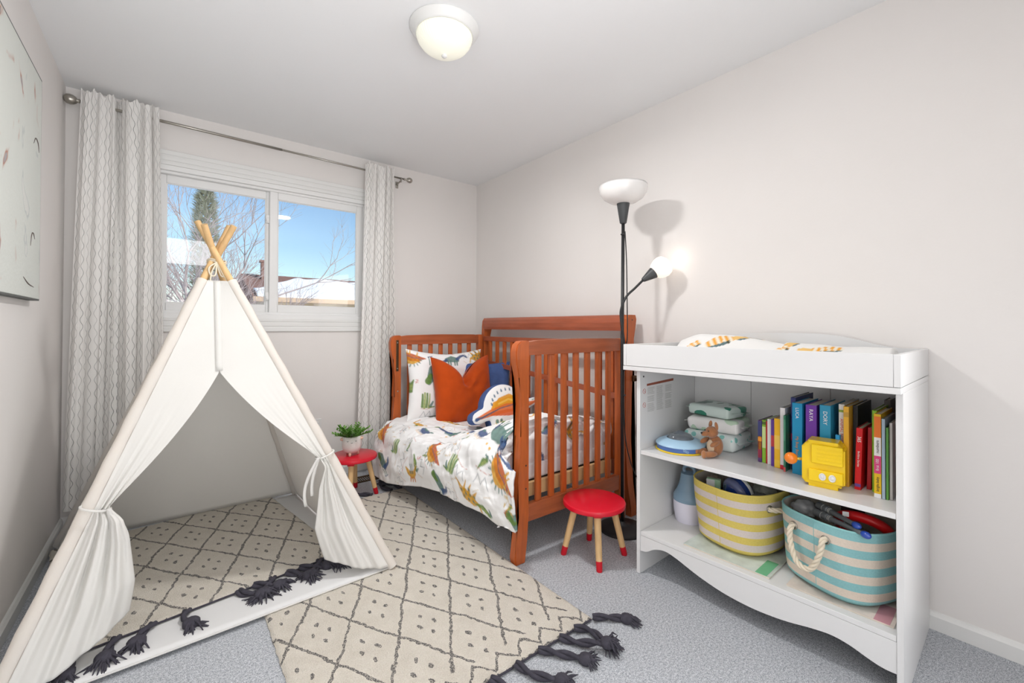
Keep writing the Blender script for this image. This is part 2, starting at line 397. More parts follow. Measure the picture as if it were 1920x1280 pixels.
q.L(q.m('MULTIPLY', fr.outputs[0], 1.0), mx.inputs[0]); q.L(tr.outputs[0], mx.inputs[1]); q.L(gl.outputs[0], mx.inputs[2]); q.L(mx.outputs[0], o_.inputs[0])
for s_, x0, x1, y in ((s1, WX0+.1, XM-.04, YB+.067), (s2, XM+.03, WX1-.1, YB+.04)):
    bm = NB(); bx(bm, (x0-.01, y-.002, WZ0+.1), (x1+.01, y+.002, WZ1-.1)); g = obj('pane', bm, M_glass); g.data.transform(world_of(s_).inverted()); g.parent = s_
for z in (1.87, 1.33):
    bm = NB(); bx(bm, (XM-.045, YB+.036, z-.028), (XM-.022, YB+.056, z+.028), .004); bx(bm, (XM-.042, YB+.028, z-.02), (XM-.03, YB+.04, z+.002), .003)
    obj('sash_latch', bm, M_vinyl, win)

# power outlet
out = thing('power_outlet', 'white duplex wall outlet low on the window wall behind the red stool', 'outlet', (.855, YB, .32))
bm = NB(); bx(bm, (.82, YB-.006, .325), (.89, YB, .44), .003); obj('cover_plate', bm, M_trim, out)
for z in (.362, .403):
    bm = NB(); bx(bm, (.838, YB-.009, z-.015), (.872, YB-.005, z+.015), .004); r_ = obj('socket', bm, M_vinyl, out)
    bm = NB()
    for dx in (-.007, .007): bx(bm, (.855+dx-.0012, YB-.0096, z-.003), (.855+dx+.0012, YB-.0088, z+.008))
    lathe(bm, [(.0028, 0), (.0028, .0008)], (.855, YB-.0096, z-.008), 10, Matrix.Rotation(-PI/2, 3, 'X'))
    s = obj('socket_holes', bm, M_black); s.data.transform(world_of(r_).inverted()); s.parent = r_

fv = thing('floor_register', 'dark brown metal floor vent behind the far red stool', 'vent', (1.2, 3.2, 0))
M_reg = mat('dark_bronze_metal', (84, 66, 44), .5, .4)
bm = NB(); picture = None; bx(bm, (1.05, 3.14, 0), (1.36, 3.155, .008), .002); bx(bm, (1.05, 3.245, 0), (1.36, 3.26, .008), .002); bx(bm, (1.05, 3.155, 0), (1.065, 3.245, .008), .002); bx(bm, (1.345, 3.155, 0), (1.36, 3.245, .008), .002); obj('rim', bm, M_reg, fv)
for k in range(18):
    bm = NB(); bx(bm, (1.071+.0155*k, 3.155, .001), (1.077+.0155*k, 3.245, .006)); obj('slat', bm, M_reg, fv)
# ------------------------------------------------------------------ wall canvas
pic = thing('wall_canvas', 'large abstract canvas in off-white, grey and rust on the left wall', 'painting', (XL, 2.2, 1.23))
def canvas_mat():
    M = mat('abstract_paint', (214, 216, 210), .7, bump=.5, bscale=60); q = N(M); b = q.n.nodes['Principled BSDF']
    tc = q.new('ShaderNodeTexCoord'); mp = q.new('ShaderNodeMapping'); q.L(tc.outputs['Object'], mp.inputs[0]); mp.inputs['Scale'].default_value = (1, 1.6, .9)
    n1 = q.new('ShaderNodeTexNoise'); n1.inputs['Scale'].default_value = 3.4; n1.inputs['Detail'].default_value = 3; n1.inputs['Distortion'].default_value = 1.3; q.L(mp.outputs[0], n1.inputs['Vector'])
    r = q.new('ShaderNodeValToRGB'); r.color_ramp.interpolation = 'LINEAR'
    E = r.color_ramp.elements; E[0].position = .0; E[0].color = (*lin((120, 132, 140)), 1); E[1].position = .335; E[1].color = (*lin((168, 164, 166)), 1)
    for p, c in ((.35, (176, 128, 108)), (.37, (206, 196, 188)), (.4, (214, 217, 211)), (.62, (216, 219, 213)), (.66, (190, 196, 194)), (.68, (218, 219, 214))):
        e = E.new(p); e.color = (*lin(c), 1)
    q.L(n1.outputs['Fac'], r.inputs[0]); q.L(r.outputs[0], b.inputs['Base Color']); return M
bm = NB(); bx(bm, (XL, 1.75, 1.228), (XL+.032, 2.66, 2.14), .002); obj('stretched_canvas', bm, canvas_mat(), pic)
M_slate = mat('slate_canvas_edge', (98, 100, 98), .8)
bm = NB()
for lo, hi in (((XL, 1.745, 1.222), (XL+.031, 2.665, 1.2275)), ((XL, 1.745, 2.1405), (XL+.031, 2.665, 2.146)), ((XL, 2.6605, 1.2275), (XL+.031, 2.666, 2.1405)), ((XL, 1.744, 1.2275), (XL+.031, 1.7495, 2.1405))): bx(bm, lo, hi)
tag(obj('canvas_edge', bm, M_slate, pic), 'dark grey painted edge')
M_ink = mat('dark_paint_stroke', (104, 94, 90), .8)
for pts in ([(2.50, 1.43), (2.515, 1.475), (2.54, 1.485), (2.565, 1.465)], [(2.40, 1.30), (2.47, 1.28), (2.56, 1.272)], [(2.53, 1.84), (2.56, 1.87), (2.6, 1.86), (2.62, 1.83)]):
    bm = NB(); P = catmull([(XL+.0325, a, b) for a, b in pts], 6); tube(bm, P, [.0018*math.sin(PI*(i+1)/(len(P)+1))+.0005 for i in range(len(P))], 5); obj('paint_stroke', bm, M_ink, pic)

# ------------------------------------------------------------------ ceiling light
cl = thing('ceiling_light', 'round white flush ceiling light with ribbed frosted glass bowl', 'ceiling light', (.945, 1.70, HC))
cx, cy = .945, 1.70
bm = NB(); lathe(bm, [(.0, -.001), (.15, 0), (.153, -.004), (.15, -.009), (.146, -.014), (.132, -.03), (.128, -.036), (.122, -.036), (.118, -.02)], (cx, cy, HC), 64); obj('pan', bm, M_trim, cl, True)
M_bowl = mat('frosted_ribbed_glass', (238, 238, 224), .35, emit=(255, 250, 232), estr=.28, spec=.5)
bm = NB(); lathe(bm, [(.12, -.03), (.122, -.04), (.116, -.06), (.1, -.082), (.075, -.1), (.045, -.112), (.012, -.118), (.0, -.118)], (cx, cy, HC), 240, ribs=60, ribamp=.008); obj('glass_bowl', bm, M_bowl, cl, True)
bm = NB(); lathe(bm, [(.0, -.116), (.01, -.117), (.0125, -.121), (.0125, -.126), (.008, -.131), (0, -.132)], (cx, cy, HC), 20); obj('finial', bm, M_trim, cl, True)

# ------------------------------------------------------------------ curtain rod and curtains
RY = YB-.085
rod = thing('curtain_rod', 'brushed nickel curtain rod above the window with ball finials', 'curtain rod', (.57, YB, 2.33))
def rz(x): return 2.345-.013*(x+.42)
bm = NB(); tube(bm, [(-.4, RY, rz(-.4)), (.6, RY, rz(.6))], .0085, 14); tube(bm, [(.5, RY, rz(.5)), (1.49, RY, rz(1.49))], .0068, 14); obj('rod', bm, M_nickel, rod, True)
def finial(x, s):
    bm = NB(); Mx = Matrix.Rotation(s*PI/2, 3, 'Y')
    lathe(bm, [(.0, -.012), (.008, -.01), (.01, -.004), (.007, 0), (.007, .006), (.011, .008), (.011, .012), (.008, .016), (.018, .022), (.025, .034), (.0275, .046), (.024, .060), (.014, .069), (0, .072)] if s < 0 else
          [(.0, -.05), (.009, -.048), (.009, -.04), (.006, -.036), (.006, -.02), (.01, -.018), (.01, -.012), (.006, -.008), (.006, .002), (.014, .008), (.02, .02), (.022, .03), (.019, .042), (.01, .051), (0, .053)], (x, RY, rz(x)), 24, Mx)
    obj('finial', bm, M_nickel, rod, True)
finial(-.385, -1); finial(1.51, 1)
for x in (-.33, 1.465):
    bm = NB(); tube(bm, [(x, YB, rz(x)-.03), (x, RY, rz(x)-.018)], .005, 10); tube(bm, [(x, RY, rz(x)-.03), (x, RY-.0, rz(x)-.004)], .006, 10); bx(bm, (x-.012, YB-.004, rz(x)-.06), (x+.012, YB, rz(x)-.005), .002)
    obj('bracket', bm, M_nickel, rod, True)
def curtain_mat():
    M = mat('wavy_line_curtain', (240, 238, 235), .9, bump=.3, bscale=300); q = N(M); b = q.n.nodes['Principled BSDF']
    uv = q.new('ShaderNodeUVMap'); sx = q.new('ShaderNodeSeparateXYZ'); q.L(uv.outputs[0], sx.inputs[0]); u, v = sx.outputs[0], sx.outputs[1]
    t = q.m('DIVIDE', u, .036); k = q.m('FLOOR', t); f = q.m('SUBTRACT', q.m('FRACT', t), .5)
    par = q.m('SUBTRACT', 1, q.m('MULTIPLY', q.m('MODULO', k, 2), 2))
    off = q.m('MULTIPLY', q.m('MULTIPLY', q.m('SINE', q.m('MULTIPLY', v, 2*PI/.073)), .235), par)
    d = q.m('ABSOLUTE', q.m('SUBTRACT', f, off))
    cb = q.new('ShaderNodeCombineXYZ'); q.L(q.m('MULTIPLY', k, 7.31), cb.inputs[0]); q.L(q.m('MULTIPLY', v, 1.1), cb.inputs[1])
    no = q.new('ShaderNodeTexNoise'); no.inputs['Scale'].default_value = 1; no.inputs['Detail'].default_value = 1; q.L(cb.outputs[0], no.inputs['Vector'])
    dark = q.new('ShaderNodeMapRange'); dark.inputs[1].default_value = .38; dark.inputs[2].default_value = .72; dark.inputs[3].default_value = .42; dark.inputs[4].default_value = .95; q.L(no.outputs['Fac'], dark.inputs[0])
    wd = q.m('ADD', q.m('MULTIPLY', dark.outputs[0], .02), .03)
    line = q.m('MULTIPLY', q.m('LESS_THAN', d, wd), dark.outputs[0])
    c = q.mix(line, lin((250, 248, 245)), lin((52, 52, 56))); q.L(c, b.inputs['Base Color'])
    t_ = q.new('ShaderNodeBsdfTranslucent'); q.L(c, t_.inputs[0]); x = q.new('ShaderNodeMixShader'); x.inputs[0].default_value = .22
    q.L(b.outputs[0], x.inputs[1]); q.L(t_.outputs[0], x.inputs[2]); q.L(x.outputs[0], q.n.nodes['Material Output'].inputs[0])
    return M
M_curt = curtain_mat()
def curtain(label, xt0, xt1, xb0, xb1, ztop, zbot, waves, seed, amp):
    th = thing('curtain', label, 'curtain', ((xt0+xt1)/2, RY, 0), 0, 'curtain panels on the rod'); r = random.Random(seed)
    nu, nv = 260, 90; V = []; UV = []
    ph = [r.uniform(0, 6.28) for _ in range(6)]
    xs_prev = None
    for j in range(nv):
        t = j/(nv-1); z = ztop+(zbot-ztop)*t
        row = []
        for i in range(nu):
            s = i/(nu-1)
            ss = s+.035*math.sin(2*PI*s*1.7+ph[0])*(1-.3*t)+.018*math.sin(2*PI*s*3.1+ph[1]+t*1.5)
            a = 2*PI*waves*ss+ph[2]+.5*math.sin(t*2.2+ph[3])
            x = (xt0+(xt1-xt0)*s)*(1-t)+(xb0+(xb1-xb0)*s)*t
            A = amp*(.75+.5*math.sin(3*s+ph[4]+t))*(.85+.35*sm(t*1.6))
            A2 = A*(.4+.6*sm(t*12+.3))
            y = RY-.030+A2*math.sin(a)+.006*math.sin(2.3*a+ph[5]+3*t)
            x += .35*A*math.sin(2*a)*(.5+.5*t)
            if seed == 3: y += .075*math.exp(-((s-.46)/.045)**2)*(1-sm(t*2.2))
            zz = z + (.012*math.sin(a)+.006*math.sin(2.7*a) if j == 0 else 0)
            row.append((x, min(y, YB-.016), zz))
        L = 0; us = [0]
        for i in range(1, nu): L += math.dist(row[i][:2], row[i-1][:2]); us.append(L)
        if j == 0: pass
        tot = 1.15
        V += row; UV += [(uu/L*tot*(xt1-xt0)/.33, z) for uu in us]
    Fc = grid_faces(nu, nv); o = obj('fabric', (V, Fc), M_curt, th, True)
    uvl = o.data.uv_layers.new(name='UVMap')
    idx = np.empty(len(o.data.loops), dtype=np.int32); o.data.loops.foreach_get('vertex_index', idx)
    uvl.data.foreach_set('uv', np.array(UV, dtype=np.float32)[idx].ravel())
    return th
curtain('wide left curtain panel with grey wavy lines, hanging in the corner', -.385, -.055, -.435, -.02, 2.405, .13, 5.6, 3, .034)
curtain('narrow right curtain panel with wavy lines, behind the crib end', 1.165, 1.405, 1.11, 1.40, 2.375, .09, 3.6, 5, .032)

# ------------------------------------------------------------------ rugs
def rug_mat():
    M = mat('cream_shag_with_charcoal_diamonds', (222, 212, 196), .97); q = N(M); b = q.n.nodes['Principled BSDF']
    tc = q.new('ShaderNodeTexCoord'); no = q.new('ShaderNodeTexNoise'); no.inputs['Scale'].default_value = 45; no.inputs['Detail'].default_value = 4; q.L(tc.outputs['Object'], no.inputs['Vector'])
    sub = q.new('ShaderNodeVectorMath', operation='SUBTRACT'); q.L(no.outputs['Color'], sub.inputs[0]); sub.inputs[1].default_value = (.5, .5, .5)
    sc = q.new('ShaderNodeVectorMath', operation='SCALE'); q.L(sub.outputs[0], sc.inputs[0]); sc.inputs['Scale'].default_value = .022
    n3 = q.new('ShaderNodeTexNoise'); n3.inputs['Scale'].default_value = 7; q.L(tc.outputs['Object'], n3.inputs['Vector'])
    sub3 = q.new('ShaderNodeVectorMath', operation='SUBTRACT'); q.L(n3.outputs['Color'], sub3.inputs[0]); sub3.inputs[1].default_value = (.5, .5, .5)
    sc3 = q.new('ShaderNodeVectorMath', operation='SCALE'); q.L(sub3.outputs[0], sc3.inputs[0]); sc3.inputs['Scale'].default_value = .03
    ad = q.new('ShaderNodeVectorMath', operation='ADD'); q.L(tc.outputs['Object'], ad.inputs[0]); q.L(sc.outputs[0], ad.inputs[1])
    ad3 = q.new('ShaderNodeVectorMath', operation='ADD'); q.L(ad.outputs[0], ad3.inputs[0]); q.L(sc3.outputs[0], ad3.inputs[1])
    sx = q.new('ShaderNodeSeparateXYZ'); q.L(ad3.outputs[0], sx.inputs[0]); X, Y = sx.outputs[0], sx.outputs[1]
    u = q.m('DIVIDE', X, .2117); v = q.m('DIVIDE', Y, .385)
    a = q.m('FRACT', q.m('ADD', u, v)); c = q.m('FRACT', q.m('SUBTRACT', u, v))
    da = q.m('ABSOLUTE', q.m('SUBTRACT', a, .5)); dc = q.m('ABSOLUTE', q.m('SUBTRACT', c, .5))
    lines = q.m('MAXIMUM', q.m('GREATER_THAN', da, .472), q.m('GREATER_THAN', dc, .472))
    # four dots round each cell centre: (a-.5, c-.5) = (+-k, +-k)
    e1 = q.m('SUBTRACT', da, .14); e2 = q.m('SUBTRACT', dc, .14)
    r2 = q.m('ADD', q.m('MULTIPLY', e1, e1), q.m('MULTIPLY', e2, e2)); dots = q.m('LESS_THAN', r2, .0022)
    # zig-zag borders at the short ends (Y near 0)
    zz = q.m('ABSOLUTE', q.m('SUBTRACT', q.m('FRACT', q.m('DIVIDE', X, .1)), .5))
    zl = q.m('LESS_THAN', q.m('ABSOLUTE', q.m('SUBTRACT', q.m('ADD', Y, q.m('MULTIPLY', zz, -.12)), .045)), .007)
    zl2 = q.m('LESS_THAN', q.m('ABSOLUTE', q.m('SUBTRACT', Y, .03)), .004)
    inb = q.m('GREATER_THAN', Y, .115)
    pat = q.m('ADD', q.m('MULTIPLY', q.m('MAXIMUM', lines, dots), inb), q.m('MULTIPLY', q.m('MAXIMUM', zl, zl2), q.m('SUBTRACT', 1, inb)))
    fine = q.new('ShaderNodeTexNoise'); fine.inputs['Scale'].default_value = 260; fine.inputs['Detail'].default_value = 3; q.L(tc.outputs['Object'], fine.inputs['Vector'])
    brk = q.m('GREATER_THAN', fine.outputs['Fac'], .45)
    pat = q.m('MULTIPLY', pat, q.m('ADD', q.m('MULTIPLY', brk, .72), .16))
    wv = q.new('ShaderNodeTexNoise'); wv.inputs['Scale'].default_value = 14; q.L(tc.outputs['Object'], wv.inputs['Vector'])
    basec = q.mix(q.m('ADD', q.m('MULTIPLY', fine.outputs['Fac'], .7), q.m('MULTIPLY', wv.outputs['Fac'], .3)), lin((184, 173, 156)), lin((255, 250, 240)))
    q.L(q.mix(pat, basec, lin((64, 62, 66))), b.inputs['Base Color'])
    bp = q.new('ShaderNodeBump'); bp.inputs['Strength'].default_value = .9; bp.inputs['Distance'].default_value = .008; q.L(fine.outputs['Fac'], bp.inputs['Height']); q.L(bp.outputs[0], b.inputs['Normal'])
    return M
M_rug = rug_mat()
def helix2(bm, path, r, twist=2.2, n=6, strands=2):
    P = [Vector(p) for p in path]; x = None; fr_ = []
    for i, p in enumerate(P):
        d = (P[min(i+1, len(P)-1)]-P[max(i-1, 0)]).normalized()
        if x is None: x, y = frame(d)
        else: x = (x-d*x.dot(d)).normalized(); y = d.cross(x)
        fr_.append((x.copy(), y.copy()))
    L = 0; acc = [0]
    for a, b in zip(P, P[1:]): L += (b-a).length; acc.append(L)
    for s in range(strands):
        Q = []
        for p, (fx, fy), l in zip(P, fr_, acc):
            a = 2*PI*s/strands+l*twist/r
            Q.append(p+(fx*math.cos(a)+fy*math.sin(a))*r*.52)
        tube(bm, Q, r*.58, n)
def tassel(parent, root, mid, end, r, seed):
    rr = random.Random(seed); root, mid, end = Vector(root), Vector(mid), Vector(end)
    P = catmull([root, mid, end], 9); bm = NB(); helix2(bm, P, r*.95, .55, 7)
    d = (P[-1]-P[-3]).normalized(); k = P[-1]+d*r*1.3
    ball(bm, k, (r*1.9, r*1.9, r*1.35), None, 10, 7)
    for i in range(16):
        a = rr.uniform(-1.15, 1.15); L = rr.uniform(.022, .045)*(r/.012)
        dd = Matrix.Rotation(a, 3, 'Z') @ d; s = k+dd*r*.9
        z0 = rr.uniform(-.5, .9)*r
        pts = [s+Vector((0, 0, z0)), s+dd*L*.5+Vector((0, 0, z0*.8)), s+dd*L+Vector((rr.uniform(-.004, .004), rr.uniform(-.004, .004), max(-z0-r*.6, -k.z+root.z-r+.002)))]
        tube(bm, pts, [r*.28, r*.24, r*.1], 5)
    obj('tassel', bm, M_yarn, parent, True)
def rug(label, loc, rotz, W_, L_, z, tassels, phase, seed):
    th = thing('shag_rug', label, 'rug', loc, rotz, 'cream diamond shag rugs')
    nu, nv = 150, 250; V = []; TH = .012
    for j in range(nv):
        for i in range(nu):
            x, y = W_*i/(nu-1), L_*j/(nv-1)
            e = min(x, W_-x, y, L_-y); f = sm(e/.012+.15)
            n_ = noise.noise(Vector((x*70, y*70, seed)))
            wob = .004*noise.noise(Vector((x*30, y*30, seed+4)))
            ex = wob if (i in (0, nu-1)) else 0; ey = wob if j in (0, nv-1) else 0
            V.append((x+ex, y+ey, .002+(TH-.002)*f+.0022*n_*f))
    Fc = grid_faces(nu, nv); o = obj('pile', (V, Fc), M_rug, th, True, world=False)
    # lattice phase: shift mesh origin
    o.data.transform(Matrix.Translation((phase[0], phase[1], 0))); o.location = (-phase[0], -phase[1], 0)
    bm = NB(); bx(bm, (.002, .002, 0), (W_-.002, L_-.002, .004)); obj('backing', bm, M_cord, th, world=False)
    M_ = world_of(th)
    bm = NB(); tube(bm, [M_ @ Vector((.01, -.002, .006)), M_ @ Vector((W_-.01, -.002, .006))], .0035, 6); obj('edge_cord', bm, M_yarn, th)
    for k, t in enumerate(tassels): tassel(th, *t, .0135 if seed == 3 else .0155, seed*20+k)
    return th
r_ = .0125
R1 = [((1.277, 1.125, .016), (1.33, 1.085, .014), (1.362, 1.055, .013)), ((1.175, 1.125, .018), (1.215, 1.085, .014), (1.215, 1.015, .013)), ((1.10, 1.125, .018), (1.135, 1.07, .014), (1.185, 1.0, .03)),
      ((1.0, 1.125, .018), (1.045, 1.075, .014), (1.09, 1.015, .013)), ((.90, 1.125, .018), (.92, 1.06, .014), (.965, 1.0, .013)), ((.80, 1.125, .018), (.83, 1.06, .014), (.84, .99, .013)),
      ((.70, 1.125, .018), (.70, 1.06, .014), (.73, .99, .013)), ((.55, 1.125, .018), (.56, 1.06, .014), (.54, .99, .013)), ((.42, 1.125, .018), (.40, 1.06, .014), (.42, .99, .013)),
      ((.965, 2.835, .016), (.90, 2.87, .014), (.88, 2.86, .013)), ((1.06, 2.84, .016), (1.0, 2.89, .014), (.955, 2.90, .013)), ((1.19, 2.84, .016), (1.16, 2.92, .014), (1.18, 2.98, .013)), ((1.255, 2.84, .016), (1.25, 2.91, .014), (1.20, 2.95, .028))]
rug('cream shag rug with charcoal diamonds lying in front of the crib', (.298, 1.13, .001), 0, .982, 1.71, 0, R1, ((.298-.654) % .2117+.2117*4, (1.13-1.871) % .385), 3)
def R2p(x, y, z=.03):
    a = math.radians(8.5); c, s = math.cos(a), math.sin(a); return (-.292+c*x-s*y, 2.04+s*x+c*y, z)
R2 = []
for k, (x, a1, a2) in enumerate(((.005, -.05, -.02), (.06, -.015, -.02), (.16, -.03, .0), (.26, -.05, .01), (.36, -.03, .05), (.53, .02, .09), (.585, .05, .03), (.66, -.03, -.06), (.715, .045, .02), (.77, .05, .08), (.86, -.03, -.06), (.88, .03, .0))):
    dy = -.075 if k % 3 else -.06
    R2.append((R2p(x, -.004, .034), R2p(x+a1*.6, dy*.55, .032), R2p(x+a1+a2*.4, dy, .03)))
rug('second cream diamond shag rug lying inside the play tent', (*R2p(0, 0)[:2], .0202), math.radians(8.5), .975, 1.03, 0, R2, (.13, .26), 8)

# ------------------------------------------------------------------ play tent
tp = thing('play_tent', 'cream cotton play teepee with crossed wooden poles in front of the window', 'tent', (.18, 2.5, .018))
TIE = Vector((.172, 2.455, 1.425))
FEET = {'fl': Vector((-.40, 1.875, .02)), 'fr': Vector((.815, 1.925, .02)), 'rl': Vector((-.425, 3.14, .02)), 'rr': Vector((.665, 3.15, .02))}
OFF = {'fl': Vector((-.016, -.012, 0)), 'fr': Vector((.006, -.034, 0)), 'rl': Vector((-.006, .022, 0)), 'rr': Vector((.0, .014, 0))}
LEN = {'fl': 1.60, 'fr': 1.60, 'rl': 1.585, 'rr': 1.575}
def pole_pt(k, z):
    a = FEET[k]; b = TIE+OFF[k]; return a+(b-a)*((z-a.z)/(b.z-a.z))
for k in FEET:
    bm = NB(); tube(bm, [pole_pt(k, .022), pole_pt(k, LEN[k])], .0135, 14); obj('pole', bm, M_pine, tp, 'auto')
ZT = 1.325
def panel(k1, k2, sag, nm='side_panel', inset=.0):
    nu, nv = 24, 40; V = []
    for j in range(nv):
        z = .03+(ZT-.03)*j/(nv-1)
        a, b = pole_pt(k1, z), pole_pt(k2, z)
        for i in range(nu):
            s = i/(nu-1); p = a.lerp(b, s); c = Vector((.15, 2.52, p.z)); d = (c-p); d.z = 0
            p = p+d.normalized()*sag*math.sin(PI*s)*(1-j/nv)*(1+.3*math.sin(7*s+3*z)); V.append(p)
    return solidify(obj(nm, (V, grid_faces(nu, nv)), M_canvas, tp, True), .0015)
panel('fl', 'rl', .03); panel('rr', 'fr', .03); panel('rl', 'rr', .01, 'back_panel')
for k in FEET:     # sewn sleeves round the poles
    bm = NB(); P = [pole_pt(k, .019+(ZT-.019)*i/30) for i in range(31)]
    tube(bm, P, [.0215+.0015*math.sin(i*1.9) for i in range(31)], 12, cap=False); obj('pole_sleeve', bm, M_canvas, tp, True)
# front flaps: rows from top (0) to hem; outer edge on the pole, inner edge free
def flap(k, side, tie, seam_x, hem_pts):
    """tie: gather point height on pole"""
    nu, nv = 70, 110; V = []
    seam_top = pole_pt('fl', ZT).lerp(pole_pt('fr', ZT), .5); zs = .925
    seam_low = pole_pt('fl', zs).lerp(pole_pt('fr', zs), .475)+Vector((0, -.0, 0))
    zt = tie
    for j in range(nv):
        t = j/(nv-1); z = ZT+(.03-ZT)*t
        A = pole_pt(k, z)+Vector((side*-.018, -.014, 0))
        if z > zs:
            f = (ZT-z)/(ZT-zs); B = seam_top.lerp(seam_low, f); fold = .0; 
        elif z > zt:
            f = (zs-z)/(zs-zt); g = A+Vector((-side*.035, -.012, 0))
            # concave curve from seam end to the tie
            At = pole_pt(k, zt)+Vector((-side*.05, -.03, 0))
            ctrl = Vector((seam_low.x*.66+At.x*.34, (seam_low.y+At.y)/2-.03, 0))
            x = (1-f)**2*seam_low.x+2*f*(1-f)*ctrl.x+f*f*At.x; y = (1-f)**2*seam_low.y+2*f*(1-f)*ctrl.y+f*f*At.y
            B = Vector((x, y, z)); fold = f**2
        else:
            f = (zt-z)/(zt-.03); At = pole_pt(k, zt)+Vector((-side*.05, -.03, 0))
            X = interp(f, [0, .08, .25, .6, 1], [At.x]+[h[0] for h in hem_pts]); Y = interp(f, [0, .08, .25, .6, 1], [At.y]+[h[1] for h in hem_pts])
            B = Vector((X, Y, z)); fold = 1
        wdt = (B-A).length
        for i in range(nu):
            s = i/(nu-1); p = A.lerp(B, s)
            if z > zt: amp = .012*fold*math.sin(PI*min(1, s*1.2))
            else: amp = .013*sm(min(1, f*2.2))*(1-.5*f)+.006*(1-f)
            w_ = (math.sin(2*PI*s*3.1+1.6*math.sin(s*4+side)+.8*t)+.45*math.sin(2*PI*s*7.3+2*side+t))*(1 if z <= zt else .6)
            p.y += amp*w_*sm(s*8)-.03*math.sin(PI*s)*(1 if z <= zt else .2)*(f if z <= zt else fold)
            if z <= zt: p.z += .075*(f**3)*(hem_pts[-1][2]*s**1.5) - .0*s
            # gather droop above tie
            if zt < z <= zs: p.z -= .05*fold*s*(1-s)*4*.5
            V.append(p)
    o = solidify(obj('front_flap', (V, grid_faces(nu, nv)), M_canvas, tp, True), .0015)
    return o
flap('fl', -1, .50, None, [(-.118, 1.99), (-.10, 2.0), (-.085, 2.0), (-.10, 2.02, 1.3)])
flap('fr', 1, .54, None, [(.545, 2.03), (.52, 2.03), (.50, 2.02), (.545, 2.03, .9)])
# tie bands and strings
for k, side, z in (('fl', -1, .50), ('fr', 1, .54)):
    c = pole_pt(k, z); bm = NB()
    P = []
    for i in range(25):
        a = 2*PI*i/24; P.append(c+Vector((-side*.02+.038*math.cos(a), -.02+.032*math.sin(a), .012*math.cos(a)*side)))
    tube(bm, P[:-1], .004, 6, closed=True); obj('tie_band', bm, M_canvas, tp, True)
    for q_, (dx, L) in enumerate(((.0, .12), (.035, .15)) if side < 0 else ((-.05, .2), (-.02, .16))):
        b0 = c+Vector((-side*.055, -.055, 0)); V = []
        for i in range(16):
            t = i/15; p = b0+Vector((dx*math.sin(t*2.2)+(.018*t if side < 0 else -.012*t), -.01*t, -L*t)); wd = .0065
            V += [p+Vector((-wd, .002*math.sin(6*t), 0)), p+Vector((wd, -.002*math.sin(6*t), 0))]
        solidify(obj('tie_string', (V, grid_faces(2, 16)), M_canvas, tp, True), .0012)
bm = NB()      # cord lashing the poles together with a bow
P = [TIE+Vector((.036*math.cos(a), .034*math.sin(a), -.012+.006*math.sin(2*a))) for a in [2*PI*i/28 for i in range(28)]]
tube(bm, P, .004, 6, closed=True); tube(bm, [p+Vector((0, 0, .008)) for p in P], .004, 6, closed=True)
B0 = TIE+Vector((-.002, -.04, -.012))
for sx_ in (-1, 1):
    tube(bm, catmull([B0, B0+Vector((sx_*.03, -.01, -.03)), B0+Vector((sx_*.028+.004, -.012, -.062)), B0+Vector((sx_*.01+.004, -.01, -.06)), B0], 8), .0036, 6)
    tube(bm, catmull([B0, B0+Vector((sx_*.02, -.012, -.05)), B0+Vector((sx_*.035+.01, -.02, -.1)), B0+Vector((sx_*.03+.015, -.03, -.135))], 8), .0034, 6)
tag(obj('lashing_cord', bm, M_cord, tp, True), 'cream cord tied in a bow')
# seam strip down the closed front
V = []
for i in range(20):
    f = i/19; p = pole_pt('fl', ZT).lerp(pole_pt('fr', ZT), .5).lerp(pole_pt('fl', .93).lerp(pole_pt('fr', .93), .475), f)+Vector((0, -.006, 0)); V += [p+Vector((-.012, 0, 0)), p+Vector((.012, 0, 0))]
solidify(obj('front_seam', (V, grid_faces(2, 20)), M_canvas, tp, True), .002)
nu, nv = 30, 30; V = []
for j in range(nv):
    for i in range(nu):
        a = FEET['fl'].lerp(FEET['fr'], i/(nu-1)); b = FEET['rl'].lerp(FEET['rr'], i/(nu-1)); p = a.lerp(b, j/(nv-1))
        p.z = .0178; V.append(p)
M_mat = mat('grey_white_tent_floor', (224, 224, 224), .85, bump=.3, bscale=30)
solidify(obj('floor_mat', (V, grid_faces(nu, nv)), M_mat, tp, True), .003)
bm = NB(); tube(bm, [FEET['fl'].lerp(FEET['fr'], i/20)+Vector((0, 0, -.002)) for i in range(21)], .003, 6); obj('mat_hem', bm, M_canvas, tp, True)

# ------------------------------------------------------------------ crib
cb_ = thing('convertible_crib', 'cherry wood sleigh crib converted to a toddler bed in the corner', 'crib', (1.75, 2.35, 0))
ZP = [0, .03, .12, .22, .39, .6, .75, .88, .95, 1.0, 1.035, 1.052]
XLF = [1.283, 1.276, 1.288, 1.302, 1.296, 1.308, 1.315, 1.296, 1.28, 1.277, 1.286, 1.308]
def front_post(y0, y1):
    bm = NB(); poly = [(x, z) for x, z in zip(XLF, ZP)]+[(1.348, 1.055), (1.36, 1.05), (1.36, .22), (1.352, .1), (1.338, .0)]
    prism(bm, poly, y0, y1, lambda u, v, t: Vector((u, t, v)))
    es = [e for e in bm.edges if abs(e.verts[0].co.y-e.verts[1].co.y) < 1e-6 and len([f for f in e.link_faces if abs(f.normal.y) < .5]) >= 1]
    bmesh.ops.bevel(bm, geom=es, offset=.004, segments=2, affect='EDGES')
    obj('post', bm, M_wood, cb_, 'auto')
